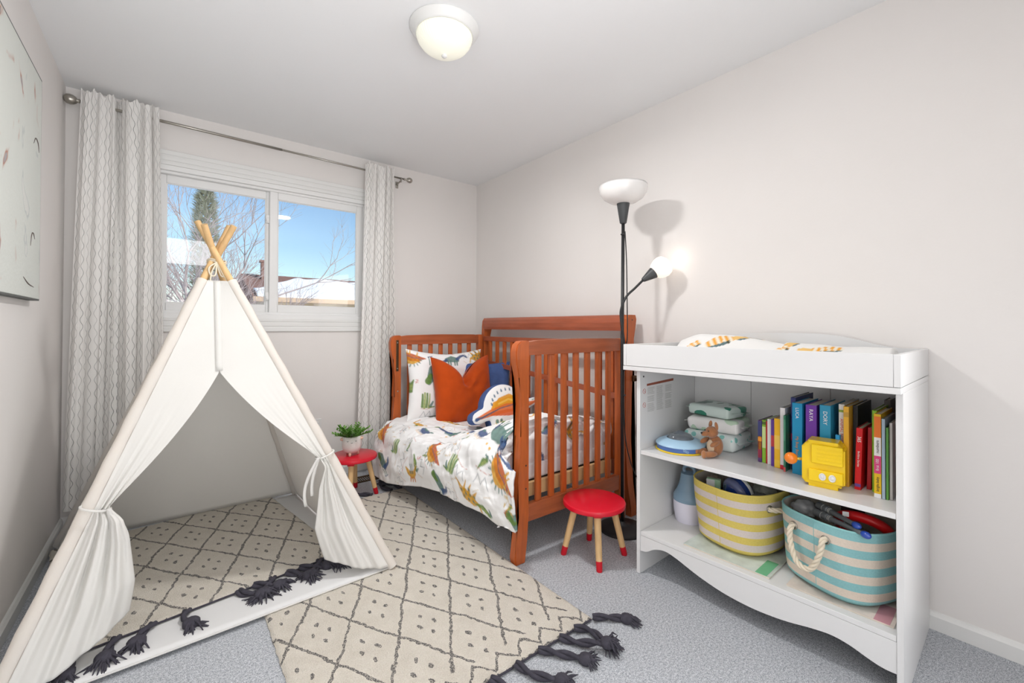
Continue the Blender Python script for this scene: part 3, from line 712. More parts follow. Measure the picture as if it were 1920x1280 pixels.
def end_panel(y0, y1):
    front_post(y0, y1)
    bm = NB(); bx(bm, (2.05, y0, .0), (2.095, y1, 1.056), .004); obj('post', bm, M_wood, cb_, 'auto')
    bm = NB(); poly = [(1.36, .985), (1.36, 1.048), (1.42, 1.055), (1.7, 1.06), (2.0, 1.057), (2.05, 1.052), (2.05, .985)]
    prism(bm, poly, y0+.004, y1-.004, lambda u, v, t: Vector((u, t, v))); obj('top_rail', bm, M_wood_x, cb_)
    bm = NB(); bx(bm, (1.36, y0+.006, .185), (2.05, y1-.006, .268), .004); obj('bottom_rail', bm, M_wood_x, cb_)
    for k in range(7):
        x = 1.435+.0885*k; bm = NB(); bx(bm, (x-.018, y0+.014, .265), (x+.018, y1-.014, .988), .005); obj('slat', bm, M_wood, cb_, 'auto')
end_panel(1.600, 1.645); end_panel(3.075, 3.12)
# tall rear panel against the wall
def rear_board(y0, y1):
    bm = NB(); ZR = [0, .05, .2, .45, .7, .9, 1.05, 1.12, 1.17, 1.195]
    A = [2.150, 2.15, 2.12, 2.098, 2.098, 2.104, 2.110, 2.112, 2.118, 2.135]; B = [2.20, 2.20, 2.17, 2.15, 2.155, 2.165, 2.175, 2.192, 2.2, 2.19]
    poly = list(zip(A, ZR))+[(b, z) for b, z in list(zip(B, ZR))[::-1]]
    prism(bm, poly, y0, y1, lambda u, v, t: Vector((u, t, v))); obj('rear_post', bm, M_wood, cb_)
rear_board(1.600, 1.64); rear_board(3.08, 3.12)
bm = NB(); arc = [(2.104, 1.1), (2.098, 1.12), (2.096, 1.15), (2.102, 1.175), (2.118, 1.192), (2.14, 1.197), (2.165, 1.19), (2.178, 1.172), (2.165, 1.172), (2.14, 1.172), (2.126, 1.155), (2.122, 1.1)]
prism(bm, arc, 1.64, 3.08, lambda u, v, t: Vector((u, t, v))); obj('rear_top_rail', bm, M_wood_y, cb_)
bm = NB(); bx(bm, (2.102, 1.64, 1.002), (2.128, 3.08, 1.04), .003); obj('rear_second_rail', bm, M_wood_y, cb_)
bm = NB(); bx(bm, (2.102, 1.64, .24), (2.128, 3.08, .33), .003); obj('rear_bottom_rail', bm, M_wood_y, cb_)
for k in range(14):
    y = 1.715+.0985*k; bm = NB(); bx(bm, (2.106, y-.017, .32), (2.124, y+.017, 1.006), .003); obj('rear_slat', bm, M_wood, cb_)
bm = NB(); prism(bm, [(1.645, .695), (1.645, .728), (3.07, .85), (3.07, .815)], 2.082, 2.1, lambda u, v, t: Vector((t, u, v))); obj('support_bar', bm, M_wood_y, cb_)
# steel bracket with bolts on the far front post and screw holes on the near one
bm = NB(); bx(bm, (1.318, 3.070, .79), (1.338, 3.0755, 1.02), .002); tag(obj('bracket_plate', bm, M_bronze, cb_), 'dark steel plate')
bm = NB()
for z in (.81, 1.0): lathe(bm, [(0, -.003), (.004, -.003), (.005, 0), (0, 0)], (1.328, 3.07, z), 12, Matrix.Rotation(-PI/2, 3, 'X'))
lathe(bm, [(0, -.003), (.005, -.003), (.006, 0), (0, 0)], (1.335, 3.0755, .64), 12, Matrix.Rotation(-PI/2, 3, 'X'))
obj('bolt', bm, M_nickel, cb_, True)
for x, z in ((1.34, .46), (1.34, .35), (2.16, 1.165)):
    bm = NB(); lathe(bm, [(0, -.0006), (.0045, -.0006), (.0045, .0)], (x, 1.6, z), 12, Matrix.Rotation(-PI/2, 3, 'X')); obj('screw_hole', bm, M_black, cb_)
bm = NB(); bx(bm, (2.155, 1.585, .80), (2.185, 1.6, .835), .003); bx(bm, (2.175, 1.57, .802), (2.2, 1.59, .818), .003); tag(obj('rail_catch', bm, M_bronze, cb_), 'small brown metal catch')
# mattress support frame
bm = NB()
bx(bm, (1.355, 1.665, .275), (2.05, 1.685, .345), .003); bx(bm, (1.355, 3.03, .305), (2.05, 3.05, .34), .003); bx(bm, (1.355, 1.665, .305), (1.375, 3.05, .34), .003); bx(bm, (2.03, 1.665, .305), (2.05, 3.05, .34), .003)
tag(obj('mattress_frame', bm, M_pine, cb_), 'pale unfinished wood frame')
bm = NB(); bx(bm, (1.376, 1.69, .325), (2.028, 3.03, .333)); obj('support_board', bm, mat('brown_board', (120, 100, 84), .9), cb_)

M_dino = attr_mat('painted_dinosaur_cotton', .88, .35, 220)
BASE = lin((248, 248, 248))
mt = thing('crib_mattress', 'small crib mattress in dinosaur sheet under the duvet', 'mattress', (1.7, 2.36, .342))
bm = NB(); bx(bm, (1.38, 1.69, .342), (2.04, 3.05, .435), .02, None, 3)
bmesh.ops.subdivide_edges(bm, edges=[e for e in bm.edges if e.calc_length() > .3], cuts=60, use_grid_fill=True)
o = obj('sheet', bm, M_dino, mt, True)
co_ = np.array([v.co[:] for v in o.data.vertices]); r = random.Random(4)
set_print(o, paint(co_[:, 0]*1.0+co_[:, 2], co_[:, 1]+.0, [(r.choice(list(MOTIF)), r.uniform(-.3, .4), r.uniform(-.6, .7), .18, r.uniform(0, 6)) for _ in range(30)], BASE))

# duvet
dv = thing('duvet', 'white duvet printed with painted dinosaurs spilling over the crib front', 'duvet', (1.7, 2.3, .44))
YK = [1.66, 1.8, 2.0, 2.2, 2.4, 2.6, 2.8, 3.06]
def K(y, a): return interp(y, YK, a)
def duvet_path(y):
    hx, hz = K(y, [1.245, 1.235, 1.21, 1.2, 1.185, 1.16, 1.135, 1.135]), K(y, [.165, .19, .195, .19, .165, .12, .085, .075])
    mx_, mz = K(y, [1.225, 1.21, 1.19, 1.175, 1.165, 1.145, 1.13, 1.13]), K(y, [.3, .3, .3, .3, .28, .26, .24, .2])
    m2, m2z = K(y, [1.24, 1.225, 1.21, 1.20, 1.19, 1.18, 1.16, 1.17]), K(y, [.46, .45, .43, .42, .41, .4, .39, .36])
    sx_, sz = K(y, [1.30, 1.29, 1.27, 1.265, 1.27, 1.27, 1.265, 1.30]), K(y, [.59, .57, .52, .46, .435, .44, .445, .445])
    t = K(y, [.64, .63, .56, .47, .435, .435, .445, .45])
    return catmull([(hx, 0, hz), (mx_, 0, mz), (m2, 0, m2z), (sx_, 0, sz), (1.46, 0, t+.02), (1.7, 0, t), (1.9, 0, t-.03), (2.045, 0, t-.07)], 6)
nu, nv, ne = 190, 330, 46
V = []; UVd = []
for j in range(-ne, nv):
    if j >= 0: y = 1.69+(3.055-1.69)*j/(nv-1); e = 0
    else: y = 1.69; e = -j/ne
    P = duvet_path(y); acc = [0]
    for a, b in zip(P, P[1:]): acc.append(acc[-1]+(b-a).length)
    for i in range(nu):
        s = acc[-1]*i/(nu-1); x = float(np.interp(s, acc, [p.x for p in P])); z = float(np.interp(s, acc, [p.z for p in P]))
        yy = y; wf = 1-sm((x-1.238)/.022)      # 1 on the hanging front
        if e:
            zt_ = z; z = (z*(1-e)**.7+.37*(1-(1-e)**.7))*(1-wf)+z*wf
            yy = 1.69+(-.02*math.sin(PI*e)*(1-wf))-(.125*e)*wf
            x = x+.03*e*(1-wf); z += (1-wf)*.09*math.sin(PI*e)*noise.noise(Vector((x*6, e*2, 9))); yy += (1-wf)*.07*noise.noise(Vector((x*7, e*4, 2)))*math.sin(PI*min(1, e*1.2))+.012*(1-wf)
        P3 = Vector((x*5, yy*5, z*5))
        n1 = noise.noise(P3)*.016+noise.noise(P3*2.3+Vector((5, 0, 0)))*.008
        n2 = noise.noise(Vector((s*9, (yy-e*.2)*4, 2)))*.010
        ridge = abs(noise.noise(Vector((s*6+3, yy*9, 7))))*-.016
        d = n1+n2+ridge+.006*abs(noise.noise(Vector((s*16, yy*20, 4))))-.004+.005*noise.noise(Vector((s*30+yy*8, yy*14, 1)))
        V.append((x-(d*.8 if x < 1.28 else 0), max(yy+(noise.noise(P3*1.7)*.006 if not e else 0), 1.668 if wf < .5 else 1.54), z+(d if x > 1.2 else d*.3)))
        UVd.append((yy-e*.30*(1-wf), s))
Fc = grid_faces(nu, nv+ne); o = obj('cover', (V, Fc), M_dino, dv, True); solidify(o, .012, -1)
mot = [('spino', 1.655, .28, .20, -2.2), ('yspot', 1.90, .08, .19, .3), ('bird', 1.56, .06, .2, PI-.4), ('sprig', 1.60, .17, .17, -.2), ('gsm', 1.79, .03, .15, .3), ('bird', 2.19, .06, .19, PI), ('cactus', 2.05, .2, .17, .3),
       ('yspk', 2.48, .09, .17, 0), ('spino', 2.25, .24, .18, -2.3), ('bird', 2.86, .13, .2, 2.6), ('cactus', 2.70, .25, .15, .2), ('spino', 2.96, .33, .18, -2.2), ('bsp', 2.56, .4, .17, .4), ('long', 2.36, .50, .3, 2.9), ('ylong', 2.08, .56, .2, 2.9),
       ('bsp', 1.95, .42, .18, .2), ('long', 1.78, .44, .32, 3.5), ('spino', 1.95, .73, .16, 2.6), ('ylong', 2.78, .52, .2, 3.4), ('dots', 2.4, .40, .12, 1), ('dots', 1.78, .34, .12, 0), ('red', 2.3, .3, .1, 0), ('red', 1.62, .1, .1, 1), ('red', 2.9, .28, .1, 0),
       ('scr', 2.12, .3, .2, .4), ('scr', 1.8, .18, .22, 0), ('scr', 2.35, .14, .2, 1), ('scr', 2.6, .16, .2, 2), ('scr', 2.75, .38, .2, .5), ('scr', 1.98, .17, .2, .3), ('scr', 2.55, .28, .18, .8), ('scr', 2.05, .02, .15, .8), ('scr', 2.62, .03, .15, .8)]
r = random.Random(11)
for a in range(6):
    for b in range(4): mot.append((['long', 'yspot', 'cactus', 'bsp', 'spino', 'bird', 'ylong'][(a*3+b*5) % 7], 1.35+.26*a+r.uniform(-.03, .03), .70+.19*b+r.uniform(-.03, .03), .19, r.uniform(0, 6)))
SC[0] = 1.22; 
for k in range(70): mot.append((r.choice(['scr', 'scr', 'red', 'dots', 'gsm', 'sprig']), r.uniform(1.4, 3.0), r.uniform(.0, 1.4), r.uniform(.07, .15), r.uniform(0, 6)))
mot = mot[-70:]+mot[:-70]
ua = np.array(UVd); set_print(o, paint(ua[:, 0], ua[:, 1], mot, BASE))

SC[0] = 1.1
# pillows
def pillow_mesh(Wd, Hd, Td, nu=90, nv=90, chop=0, sag=.0, seed=0):
    V = []
    for side in (-1, 1):
        for j in range(nv):
            for i in range(nu):
                u, v = -1+2*i/(nu-1), -1+2*j/(nv-1)
                pin = 1-.07*(1-u*u)**.8*0-.09*(1-abs(v)**1.5)*abs(u)**6; pin2 = 1-.09*(1-abs(u)**1.5)*abs(v)**6
                x = u*Wd/2*pin; z = v*Hd/2*pin2
                t = Td/2*(max(0, (1-u**4)*(1-v**4))**.6)
                if chop:
                    k = math.exp(-(abs(u)/.42)**1.25)*sm((v+.15)/1.15); z -= chop*k*Hd
                    t *= 1-.72*math.exp(-(u/.1)**2)*sm((v+.05)*1.6)
                    t += .01*(abs(u) < .9)*math.exp(-((abs(u)-.3)/.2)**2)*sm(v)
                t *= 1+.1*noise.noise(Vector((u*3, v*3, seed+side)))
                V.append((x, side*t+.004*noise.noise(Vector((u*5, v*5, seed+side*3))), z-sag*(1-u*u)*(v > 0)*v))
    n_ = nu*nv; Fc = [tuple(f[::-1]) for f in grid_faces(nu, nv)]; Fc = Fc+[tuple(x+n_ for x in f[::-1]) for f in Fc]
    return V, Fc
def pillow(name, label, c, rx, rz, Wd, Hd, Td, m, ry=0, **k):
    V, Fc = pillow_mesh(Wd, Hd, Td, **k)
    Mx = Matrix.Translation(c) @ Matrix.Rotation(rz, 4, 'Z') @ Matrix.Rotation(rx, 4, 'X') @ Matrix.Rotation(ry, 4, 'Y')
    th = thing(name, label, 'pillow', (c[0], c[1], c[2]-Hd/2)); U = [(v[0], v[2]) for v in V]
    o = obj('cover', ([Mx @ Vector(v) for v in V], Fc), m, th, True); return th, o, U
th, o, U = pillow('bed_pillow', 'white bed pillow with dinosaur print standing against the crib head', (1.68, 2.965, .69), -.12, 0, .66, .52, .15, M_dino, ry=.03, seed=2, nu=150, nv=120, sag=.02)
U = np.array(U); set_print(o, paint(U[:, 0], U[:, 1], [('bird', -.16, .08, .26, .1), ('cactus', -.2, -.12, .2, 0), ('dots', -.25, .16, .14, 1), ('yspot', .27, .21, .2, .2), ('long', .02, .17, .2, 0), ('spino', -.29, .21, .17, 2.8), ('scr', 0, 0, .2, 0), ('red', -.27, .02, .1, .3), ('red', .05, .22, .09, 0), ('ylong', .2, .1, .16, .4), ('scr', .17, .2, .18, 0), ('gsm', -.3, -.02, .14, 1.5), ('scr', -.2, -.22, .2, 0)], BASE))
M_rust = mat('rust_orange_velvet', (190, 72, 10), .8, bump=.2, bscale=400, var=.14, vscale=9, sheen=.15, spec=.2)
pillow('velvet_cushion', 'rust orange velvet cushion with a chopped top edge', (1.725, 2.79, .655), -.2, -.05, .49, .52, .17, M_rust, chop=.3, seed=5)
M_bluef = mat('navy_blue_linen', (72, 96, 150), .9, bump=.4, bscale=300, var=.1, vscale=50, stretch=(1, 1, 6))
pillow('linen_cushion', 'plain blue linen cushion leaning in the crib corner', (1.965, 2.84, .635), -.15, -.42, .40, .42, .11, M_bluef, seed=9)

# stegosaur-shaped cushion: outline in its own plane (x, z)
OUT = [(-.255, -.045), (-.24, -.012), (-.2, .008), (-.165, .02), (-.15, .06), (-.12, .105), (-.07, .14), (-.01, .155), (.05, .145), (.1, .115), (.14, .07), (.17, .035), (.21, .03), (.25, .032), (.272, .015), (.262, -.012), (.2, -.035), (.165, -.055), (.16, -.12), (.14, -.135), (.07, -.138), (.045, -.12), (-.02, -.12), (-.05, -.138), (-.1, -.138), (-.118, -.12), (-.125, -.075), (-.15, -.068), (-.2, -.078), (-.24, -.07)]
OUT = [(p.x, p.z) for p in catmull([(a, 0, b) for a, b in OUT+OUT[:1]], 5)[:-1]]
def inside_dist(x, z):
    ins = False; best = 9; bp_ = None; n_ = len(OUT)
    for i in range(n_):
        (x0, z0), (x1, z1) = OUT[i], OUT[(i+1) % n_]
        if (z0 > z) != (z1 > z) and x < (x1-x0)*(z-z0)/(z1-z0)+x0: ins = not ins
        L2 = (x1-x0)**2+(z1-z0)**2+1e-12; t = max(0, min(1, ((x-x0)*(x1-x0)+(z-z0)*(z1-z0))/L2)); px, pz = x0+t*(x1-x0), z0+t*(z1-z0); d = math.hypot(x-px, z-pz)
        if d < best: best, bp_ = d, (px, pz)
    return ins, best, bp_
nx, nz = 132, 76; G = {}; 
for j in range(nz):
    for i in range(nx): G[i, j] = (-.27+.556*i/(nx-1), -.15+.32*j/(nz-1))
Din = {k: inside_dist(*v) for k, v in G.items()}
faces = [(i, j) for j in range(nz-1) for i in range(nx-1) if sum(Din[a][0] for a in ((i, j), (i+1, j), (i+1, j+1), (i, j+1))) >= 3]
used = {}; V = []; Fc = []; U = []; cnt = {}
for i, j in faces:
    for a in ((i, j), (i+1, j), (i+1, j+1), (i, j+1)): cnt[a] = cnt.get(a, 0)+1
for i, j in faces:
    f = []
    for a in ((i, j), (i+1, j), (i+1, j+1), (i, j+1)):
        if a not in used:
            ins, d, bp_ = Din[a]; x, z = G[a]
            if cnt[a] < 4: x, z = bp_; d = 0
            used[a] = len(V); V.append((x, -.038-.030*min(1, d/.07)**.55 if d > 0 else -.036, z)); U.append((x, z, d))
        f.append(used[a])
    Fc.append(tuple(f))
Dm = Matrix.Translation((1.80, 2.41, .566)) @ Matrix.Rotation(-.1, 4, 'Z') @ Matrix.Rotation(-.22, 4, 'X') @ Matrix.Rotation(-.06, 4, 'Y')
dp = thing('dinosaur_cushion', 'stegosaur-shaped cushion with orange striped body and blue sides', 'pillow', (1.80, 2.40, .42))
o = obj('printed_front', ([Dm @ Vector(v) for v in V], Fc), M_dino, dp, True)
U = np.array(U); col = paint(U[:, 0], U[:, 1], [], BASE)
def stroke(P, c):
    d = np.full(len(U), 9.)
    for (x0, y0, r0), (x1, y1, r1) in zip(P, P[1:]):
        t = np.clip(((U[:, 0]-x0)*(x1-x0)+(U[:, 1]-y0)*(y1-y0))/((x1-x0)**2+(y1-y0)**2+1e-9), 0, 1)
        d = np.minimum(d, np.hypot(U[:, 0]-x0-t*(x1-x0), U[:, 1]-y0-t*(y1-y0))-(r0+(r1-r0)*t))
    k = np.clip(.5-d/.003, 0, 1)[:, None]*.95; col[:] = col*(1-k)+np.array(c)*k
YO, OR = lin((238, 164, 36)), lin((232, 118, 52))
stroke([(-.1, -.0, .02), (-.04, .04, .03), (.03, .05, .035), (.09, .02, .03)], YO); stroke([(-.08, .02, .03), (.05, .04, .03), (.12, 0, .02)], YO)
stroke([(-.22, -.042, .010), (-.12, -.02, .022), (0, -.005, .03), (.12, -.01, .025), (.2, -.005, .014), (.25, .005, .008)], OR)
stroke([(-.12, -.03, .01), (0, -.035, .022), (.1, -.045, .02)], lin((228, 104, 46))); stroke([(-.06, .03, .006), (.02, .05, .006), (.08, .03, .006)], lin((250, 200, 90)))
stroke([(-.23, -.045, .010), (-.19, -.04, .006), (-.05, .0, .003), (.08, .012, .003), (.2, .01, .002)], lin((90, 100, 122))); stroke([(-.232, -.05, .01), (-.22, -.045, .008)], BLUE)
for k in range(11):
    a = PI*(.06+.088*k); x, z = .015-.125*math.cos(a), .01+.105*math.sin(a); stroke([(x, z, .006), (x*1.02, z+.012, .004)], lin((78, 110, 140)))
for x in (-.085, -.055, .08, .115): stroke([(x, -.08, .011), (x-.004, -.115, .010)], lin((226, 190, 92))); stroke([(x, -.078, .01), (x, -.088, .01)], TEAL); stroke([(x-.012, -.124, .003), (x+.008, -.124, .003)], lin((50, 60, 70)))
stroke([(.225, .018, .003), (.255, .022, .003)], TEAL)
set_print(o, col)
V = []; n_ = len(OUT)
for k_, (sc_, y) in enumerate(((1.0, -.037), (1.03, -.03), (1.035, -.0), (1.035, .02), (1.0, .045), (.9, .055), (.0, .06))):
    for x, z in OUT: V.append(Dm @ Vector((x*sc_, y, z*sc_)))
tag(obj('gusset', (V, grid_faces(n_, 7, True)), M_bluef, dp, True), 'blue fabric side and back')

# ------------------------------------------------------------------ stools
def make_stool(label, loc, rotz, group=None):
    th = thing('kids_stool', label, 'stool', loc, rotz, group)
    bm = NB(); lathe(bm, [(0, .246), (.148, .246), (.152, .25), (.153, .262), (.150, .268), (.142, .2715), (0, .272)], n=56); obj('seat', bm, M_red, th, 'auto', world=False)
    for k in range(4):
        a = PI/4+PI/2*k; d = Vector((math.cos(a), math.sin(a), 0)); top = d*.092+Vector((0, 0, .247)); foot = d*.150
        bm = NB(); Mb = Matrix.Translation(d*.085) @ Matrix.Rotation(a, 4, 'Z'); bx(bm, (-.035, -.022, .226), (.03, .022, .247), .004, Mb); obj('leg_block', bm, M_red, th, 'auto', world=False)
        mid = foot.lerp(top, .17); bm = NB(); tube(bm, [mid, top+Vector((0, 0, -.006))], [.0145, .017], 18); lg = obj('leg', bm, M_pine, th, 'auto', world=False)
        bm = NB(); tube(bm, [foot, foot+Vector((0, 0, .003)), mid+(mid-foot)*.01], [.0125, .0142, .0150], 18); tip = obj('leg_tip', bm, M_redtip, lg, 'auto', world=False); tip['label'] = 'red dipped foot'
    return th
st0 = make_stool('red round stool on wooden legs beside the floor lamp', (1.653, 1.45, 0), 0, 'red kids stools')
a0 = math.atan2(1.321-1.45, 1.548-1.653); st0.rotation_euler = (0, 0, a0-PI/4)
copy_thing(st0, (.965, 2.94, 0), math.atan2(-.06, .13)-PI/4, 'red round stool under the potted plant by the window wall')

# ------------------------------------------------------------------ potted plant on far stool
PX, PY, PZ = .955, 2.935, .272
pp = thing('potted_plant', 'leafy green plant in a white face pot with little pink feet', 'plant', (PX, PY, PZ))
M_cer = mat('speckled_white_ceramic', (226, 222, 218), .5, var=.05, vscale=120); M_pink = mat('blush_ceramic', (226, 190, 170), .5)
bm = NB(); lathe(bm, [(0, .016), (.035, .018), (.052, .032), (.060, .055), (.062, .085), (.060, .125), (.056, .128), (.054, .12), (.054, .112), (0, .112)], (PX, PY, PZ), 36); obj('pot', bm, M_cer, pp, True)
for k in range(3):
    a = -PI/2-.6+2.1*k; bm = NB(); tube(bm, [(PX+.036*math.cos(a), PY+.036*math.sin(a), PZ+.026), (PX+.042*math.cos(a), PY+.042*math.sin(a), PZ)], [.011, .007], 10); tag(obj('pot_foot', bm, M_pink, pp, True), 'blush pink foot')
da = math.atan2(-PY, -PX)     # face looks to the room
bm = NB()
def onpot(t, z, r=.0625): return (PX+r*math.cos(da+t), PY+r*math.sin(da+t), PZ+z)
for t in (-.42, .42): tube(bm, [onpot(t+.09*q_, .104-.004*math.cos(q_*1.5)) for q_ in (-1, 0, 1)], .0014, 5)
tube(bm, [onpot(.1*q_, .09+.003*abs(q_)) for q_ in (-1, 0, 1)], .0013, 5)
obj('painted_face', bm, M_dgrey, pp)
for t in (-1.25, 1.25):
    bm = NB(); ball(bm, onpot(t, .112, .064), (.012, .012, .010), None, 12, 8); tag(obj('pot_ear', bm, M_pink, pp, True), 'blush pink ear')
bm = NB(); lathe(bm, [(0, .114), (.053, .114), (.053, .112)], (PX, PY, PZ), 24); obj('soil', bm, mat('dark_soil', (60, 46, 36), .95), pp)
def leaf(bm, p, d, L, wd, droop):
    d = Vector(d).normalized(); s = d.cross(Vector((0, 0, 1))).normalized()*wd; pts = []
    for i, (t, k) in enumerate(((0, .25), (.35, 1), (.7, .75), (1, .05))):
        c = p+d*L*t-Vector((0, 0, droop*t*t)); pts.append((bm.verts.new(c-s*k), bm.verts.new(c+s*k)))
    for (a, b), (c, e) in zip(pts, pts[1:]): bm.faces.new((a, b, e, c))
r = random.Random(5)
for k in range(48):
    a = r.uniform(0, 2*PI); tl = r.uniform(.1, 1.0); L = r.uniform(.08, .13)
    d = Vector((math.cos(a)*math.sin(tl), math.sin(a)*math.sin(tl), math.cos(tl)*.8)); p0 = Vector((PX+.03*math.cos(a), PY+.03*math.sin(a), PZ+.113))
    bm = NB(); P = [p0+d*L*t+Vector((0, 0, -.02*t*t)) for t in (0, .33, .66, 1)]; tube(bm, P, [.0014, .0012, .001, .0006], 5)
    for q_ in range(9):
        t = .2+.8*q_/8; c = p0+d*L*t+Vector((0, 0, -.02*t*t)); sd = d.cross(Vector((0, 0, 1))).normalized()*(1 if q_ % 2 else -1)
        leaf(bm, c, sd*.9+d*.7+Vector((0, 0, .35)), r.uniform(.020, .032), .0068, .003)
    obj('leafy_stem', bm, M_leafs, pp)

# ------------------------------------------------------------------ floor lamp
LX, LY = 1.985, 1.535
fl_ = thing('floor_lamp', 'black torchiere floor lamp with a side reading arm beside the crib', 'lamp', (LX, LY, 0))
bm = NB(); lathe(bm, [(0, 0), (.128, 0), (.131, .004), (.128, .012), (.11, .02), (.05, .028), (.016, .032), (.014, .045), (0, .045)], (LX, LY, 0), 56); obj('base', bm, M_black, fl_, True)
bm = NB(); tube(bm, [(LX, LY, .03), (LX-.005, LY, .9), (LX+.004, LY, 1.72)], .0095, 14); obj('pole', bm, M_black, fl_, True)
bm = NB(); tube(bm, [(LX+.004, LY, 1.70), (LX+.004, LY, 1.705), (LX+.004, LY, 1.815)], [.014, .019, .036], 32); obj('shade_cone', bm, M_dgrey, fl_, 'auto')
M_shade = mat('white_glass_shade', (240, 238, 236), .25, spec=.5, sub=.2)
bm = NB(); lathe(bm, [(0, 1.812), (.035, 1.812), (.075, 1.822), (.108, 1.843), (.126, 1.87), (.133, 1.9), (.131, 1.912), (.127, 1.9), (.12, 1.872), (.1, 1.85), (.07, 1.832), (.0, 1.822)], (LX+.004, LY, 0), 48); tag(obj('bowl_shade', bm, M_shade, fl_, True), 'white glass bowl')
Rv = Vector((.785, -.62, 0)).normalized()
def lp(s, z): return Vector((LX, LY, 0))+Rv*s+Vector((0, -.012, z))
bm = NB(); P = catmull([lp(.0, .88), lp(-.004, 1.05), lp(-.018, 1.16), lp(-.018, 1.22), lp(.01, 1.29), lp(.06, 1.34), lp(.105, 1.385)], 8); tube(bm, P, .0068, 12); obj('gooseneck', bm, M_black, fl_, True)
ax = (lp(.17, 1.43)-lp(.105, 1.385)).normalized(); A0 = lp(.105, 1.385); Qm = ax.to_track_quat('Z', 'Y').to_matrix()
bm = NB(); lathe(bm, [(0, -.004), (.011, -.004), (.013, .0), (.034, .072), (0, .072)], A0, 30, Qm); obj('arm_cone', bm, M_dgrey, fl_, 'auto')
M_lit = mat('lit_white_glass', (250, 244, 236), .3, emit=(255, 240, 222), estr=.55)
bm = NB(); lathe(bm, [(.03, .066), (.046, .085), (.057, .108), (.06, .13), (.054, .152), (.036, .166), (.0, .171)], A0, 36, Qm); tag(obj('arm_shade', bm, M_lit, fl_, True), 'small glowing white glass shade')
pl = bpy.data.lights.new('arm_bulb', 'POINT'); pl.energy = .1; pl.shadow_soft_size = .05; pl.color = (1, .87, .74); plo = bpy.data.objects.new('arm_bulb', pl); C.objects.link(plo); plo.location = A0+ax*.215
bm = NB()
for z in (1.64, 1.02, .74): tube(bm, [(LX-.01, LY-.004, z), (LX+.026, LY+.004, z)], .005, 8); ball(bm, (LX+.0, LY, z), (.0125, .0125, .006), None, 12, 8)
obj('cord_clip', bm, M_black, fl_, True)
bm = NB(); P = catmull([(LX+.02, LY, 1.66), (LX+.03, LY-.003, 1.5), (LX+.034, LY-.004, 1.3), (LX+.036, LY-.004, 1.06), (LX+.012, LY-.004, .98), (LX+.012, LY, .7), (LX+.012, LY-.012, .5), (LX+.05, LY-.02, .36), (LX+.085, LY-.04, .26), (LX+.09, LY-.045, .18), (LX+.12, LY-.05, .07), (LX+.14, LY-.045, .012), (LX+.19, LY+.03, .008), (XR-.02, LY+.06, .08)], 8); tube(bm, P, .003, 8); obj('power_cord', bm, M_black, fl_, True)

# ------------------------------------------------------------------ changing table
TO = Vector((1.69, 1.227, 0)); TX = Vector((.038, -1, 0)).normalized(); TY = Vector((1, .038, 0)).normalized()
TROT = math.atan2(TX.y, TX.x)
TM = Matrix((TX, TY, (0, 0, 1))).transposed().to_4x4(); TM.translation = TO
def T(a, b, z): return TO+TX*a+TY*b+Vector((0, 0, z))
WT, DT, ZT1, ZM, ZL = .925, .515, .925, .560, .192
ct = thing('changing_table', 'white open-shelf baby changing table against the right wall', 'changing table', TO, TROT)
def tb(name, lo, hi, bev=.0012, m=M_white, label=None, parent=ct):
    bm = NB(); bx(bm, lo, hi, bev, TM, 1); o = obj(name, bm, m, parent, 'auto')
    if label: o['label'] = label
    return o
tb('side_panel', (0, 0, 0), (.018, DT, ZT1)); tb('side_panel', (WT-.018, 0, 0), (WT, DT, ZT1))
tb('top_board', (-.045, -.042, ZT1), (WT, DT+.01, .944))
tb('tray_side', (-.045, -.04, .9455), (-.029, DT+.01, 1.043)); tb('tray_side', (WT-.0165, -.04, .9455), (WT, DT+.01, 1.043))
tb('tray_front', (-.0285, -.04, .9455), (WT-.017, -.024, 1.043))
xs = [-.0285+(WT+.0115)*k/40 for k in range(41)]
bm = NB(); strip(bm, xs, [.9455]*41, [1.043+.054*sm((math.sin(PI*k/40)-.18)/.8) for k in range(41)], DT-.006, DT+.009, lambda u, v, t: T(u, t, v)); obj('tray_back', bm, M_white, ct)
tb('middle_shelf', (.0185, .004, ZM-.018), (WT-.0185, DT-.012, ZM)); tb('lower_shelf', (.0185, .004, ZL-.018), (WT-.0185, DT-.012, ZL))
for a, b in ((.0185, .30), (.3015, .62), (.6215, WT-.0185)): tb('back_panel', (a, DT-.008, ZL-.02), (b, DT-.003, ZT1-.001))
bm = NB(); pr = [(.0185, .104), (.05, .11), (.09, .135), (.14, .147), (.19, .138), (.25, .118), (.31, .10), (.4, .082), (.5, .076), (.6, .084), (.68, .1), (.74, .108), (.79, .102), (.84, .086), (.875, .078), (WT-.0185, .078)]
P = catmull([(u, 0, v) for u, v in pr], 5); strip(bm, [p.x for p in P], [p.z for p in P], [ZL-.0185]*len(P), .004, .02, lambda u, v, t: T(u, t, v)); obj('arched_apron', bm, M_white, ct)
M_brown = mat('label_bar_brown', (150, 82, 62), .7); M_fine = mat('label_print_grey', (176, 176, 172), .8); M_redp = mat('label_print_red', (190, 96, 92), .8)
def sp(b, z): return T(.0188, b, z)
bm = NB(); prism(bm, [(.055, .848), (.055, .858), (.29, .868), (.29, .856)], 0, .0005, lambda u, v, t: T(.0182+t, u, v)); lb = tag(obj('label_bar', bm, M_brown, ct), 'brown title bar of the printed label')
bm = NB(); r = random.Random(2)
for cI in range(3):
    for k in range(20):
        b0 = .06+.077*cI; z = .838-.0058*k
        if k in (6, 12) and cI != 1: continue
        prism(bm, [(b0, z), (b0, z+.0018), (b0+r.uniform(.045, .068), z+.0018), (b0+.05, z)], 0, .0004, lambda u, v, t: T(.0182+t, u, v))
obj('label_lines', bm, M_fine, ct)
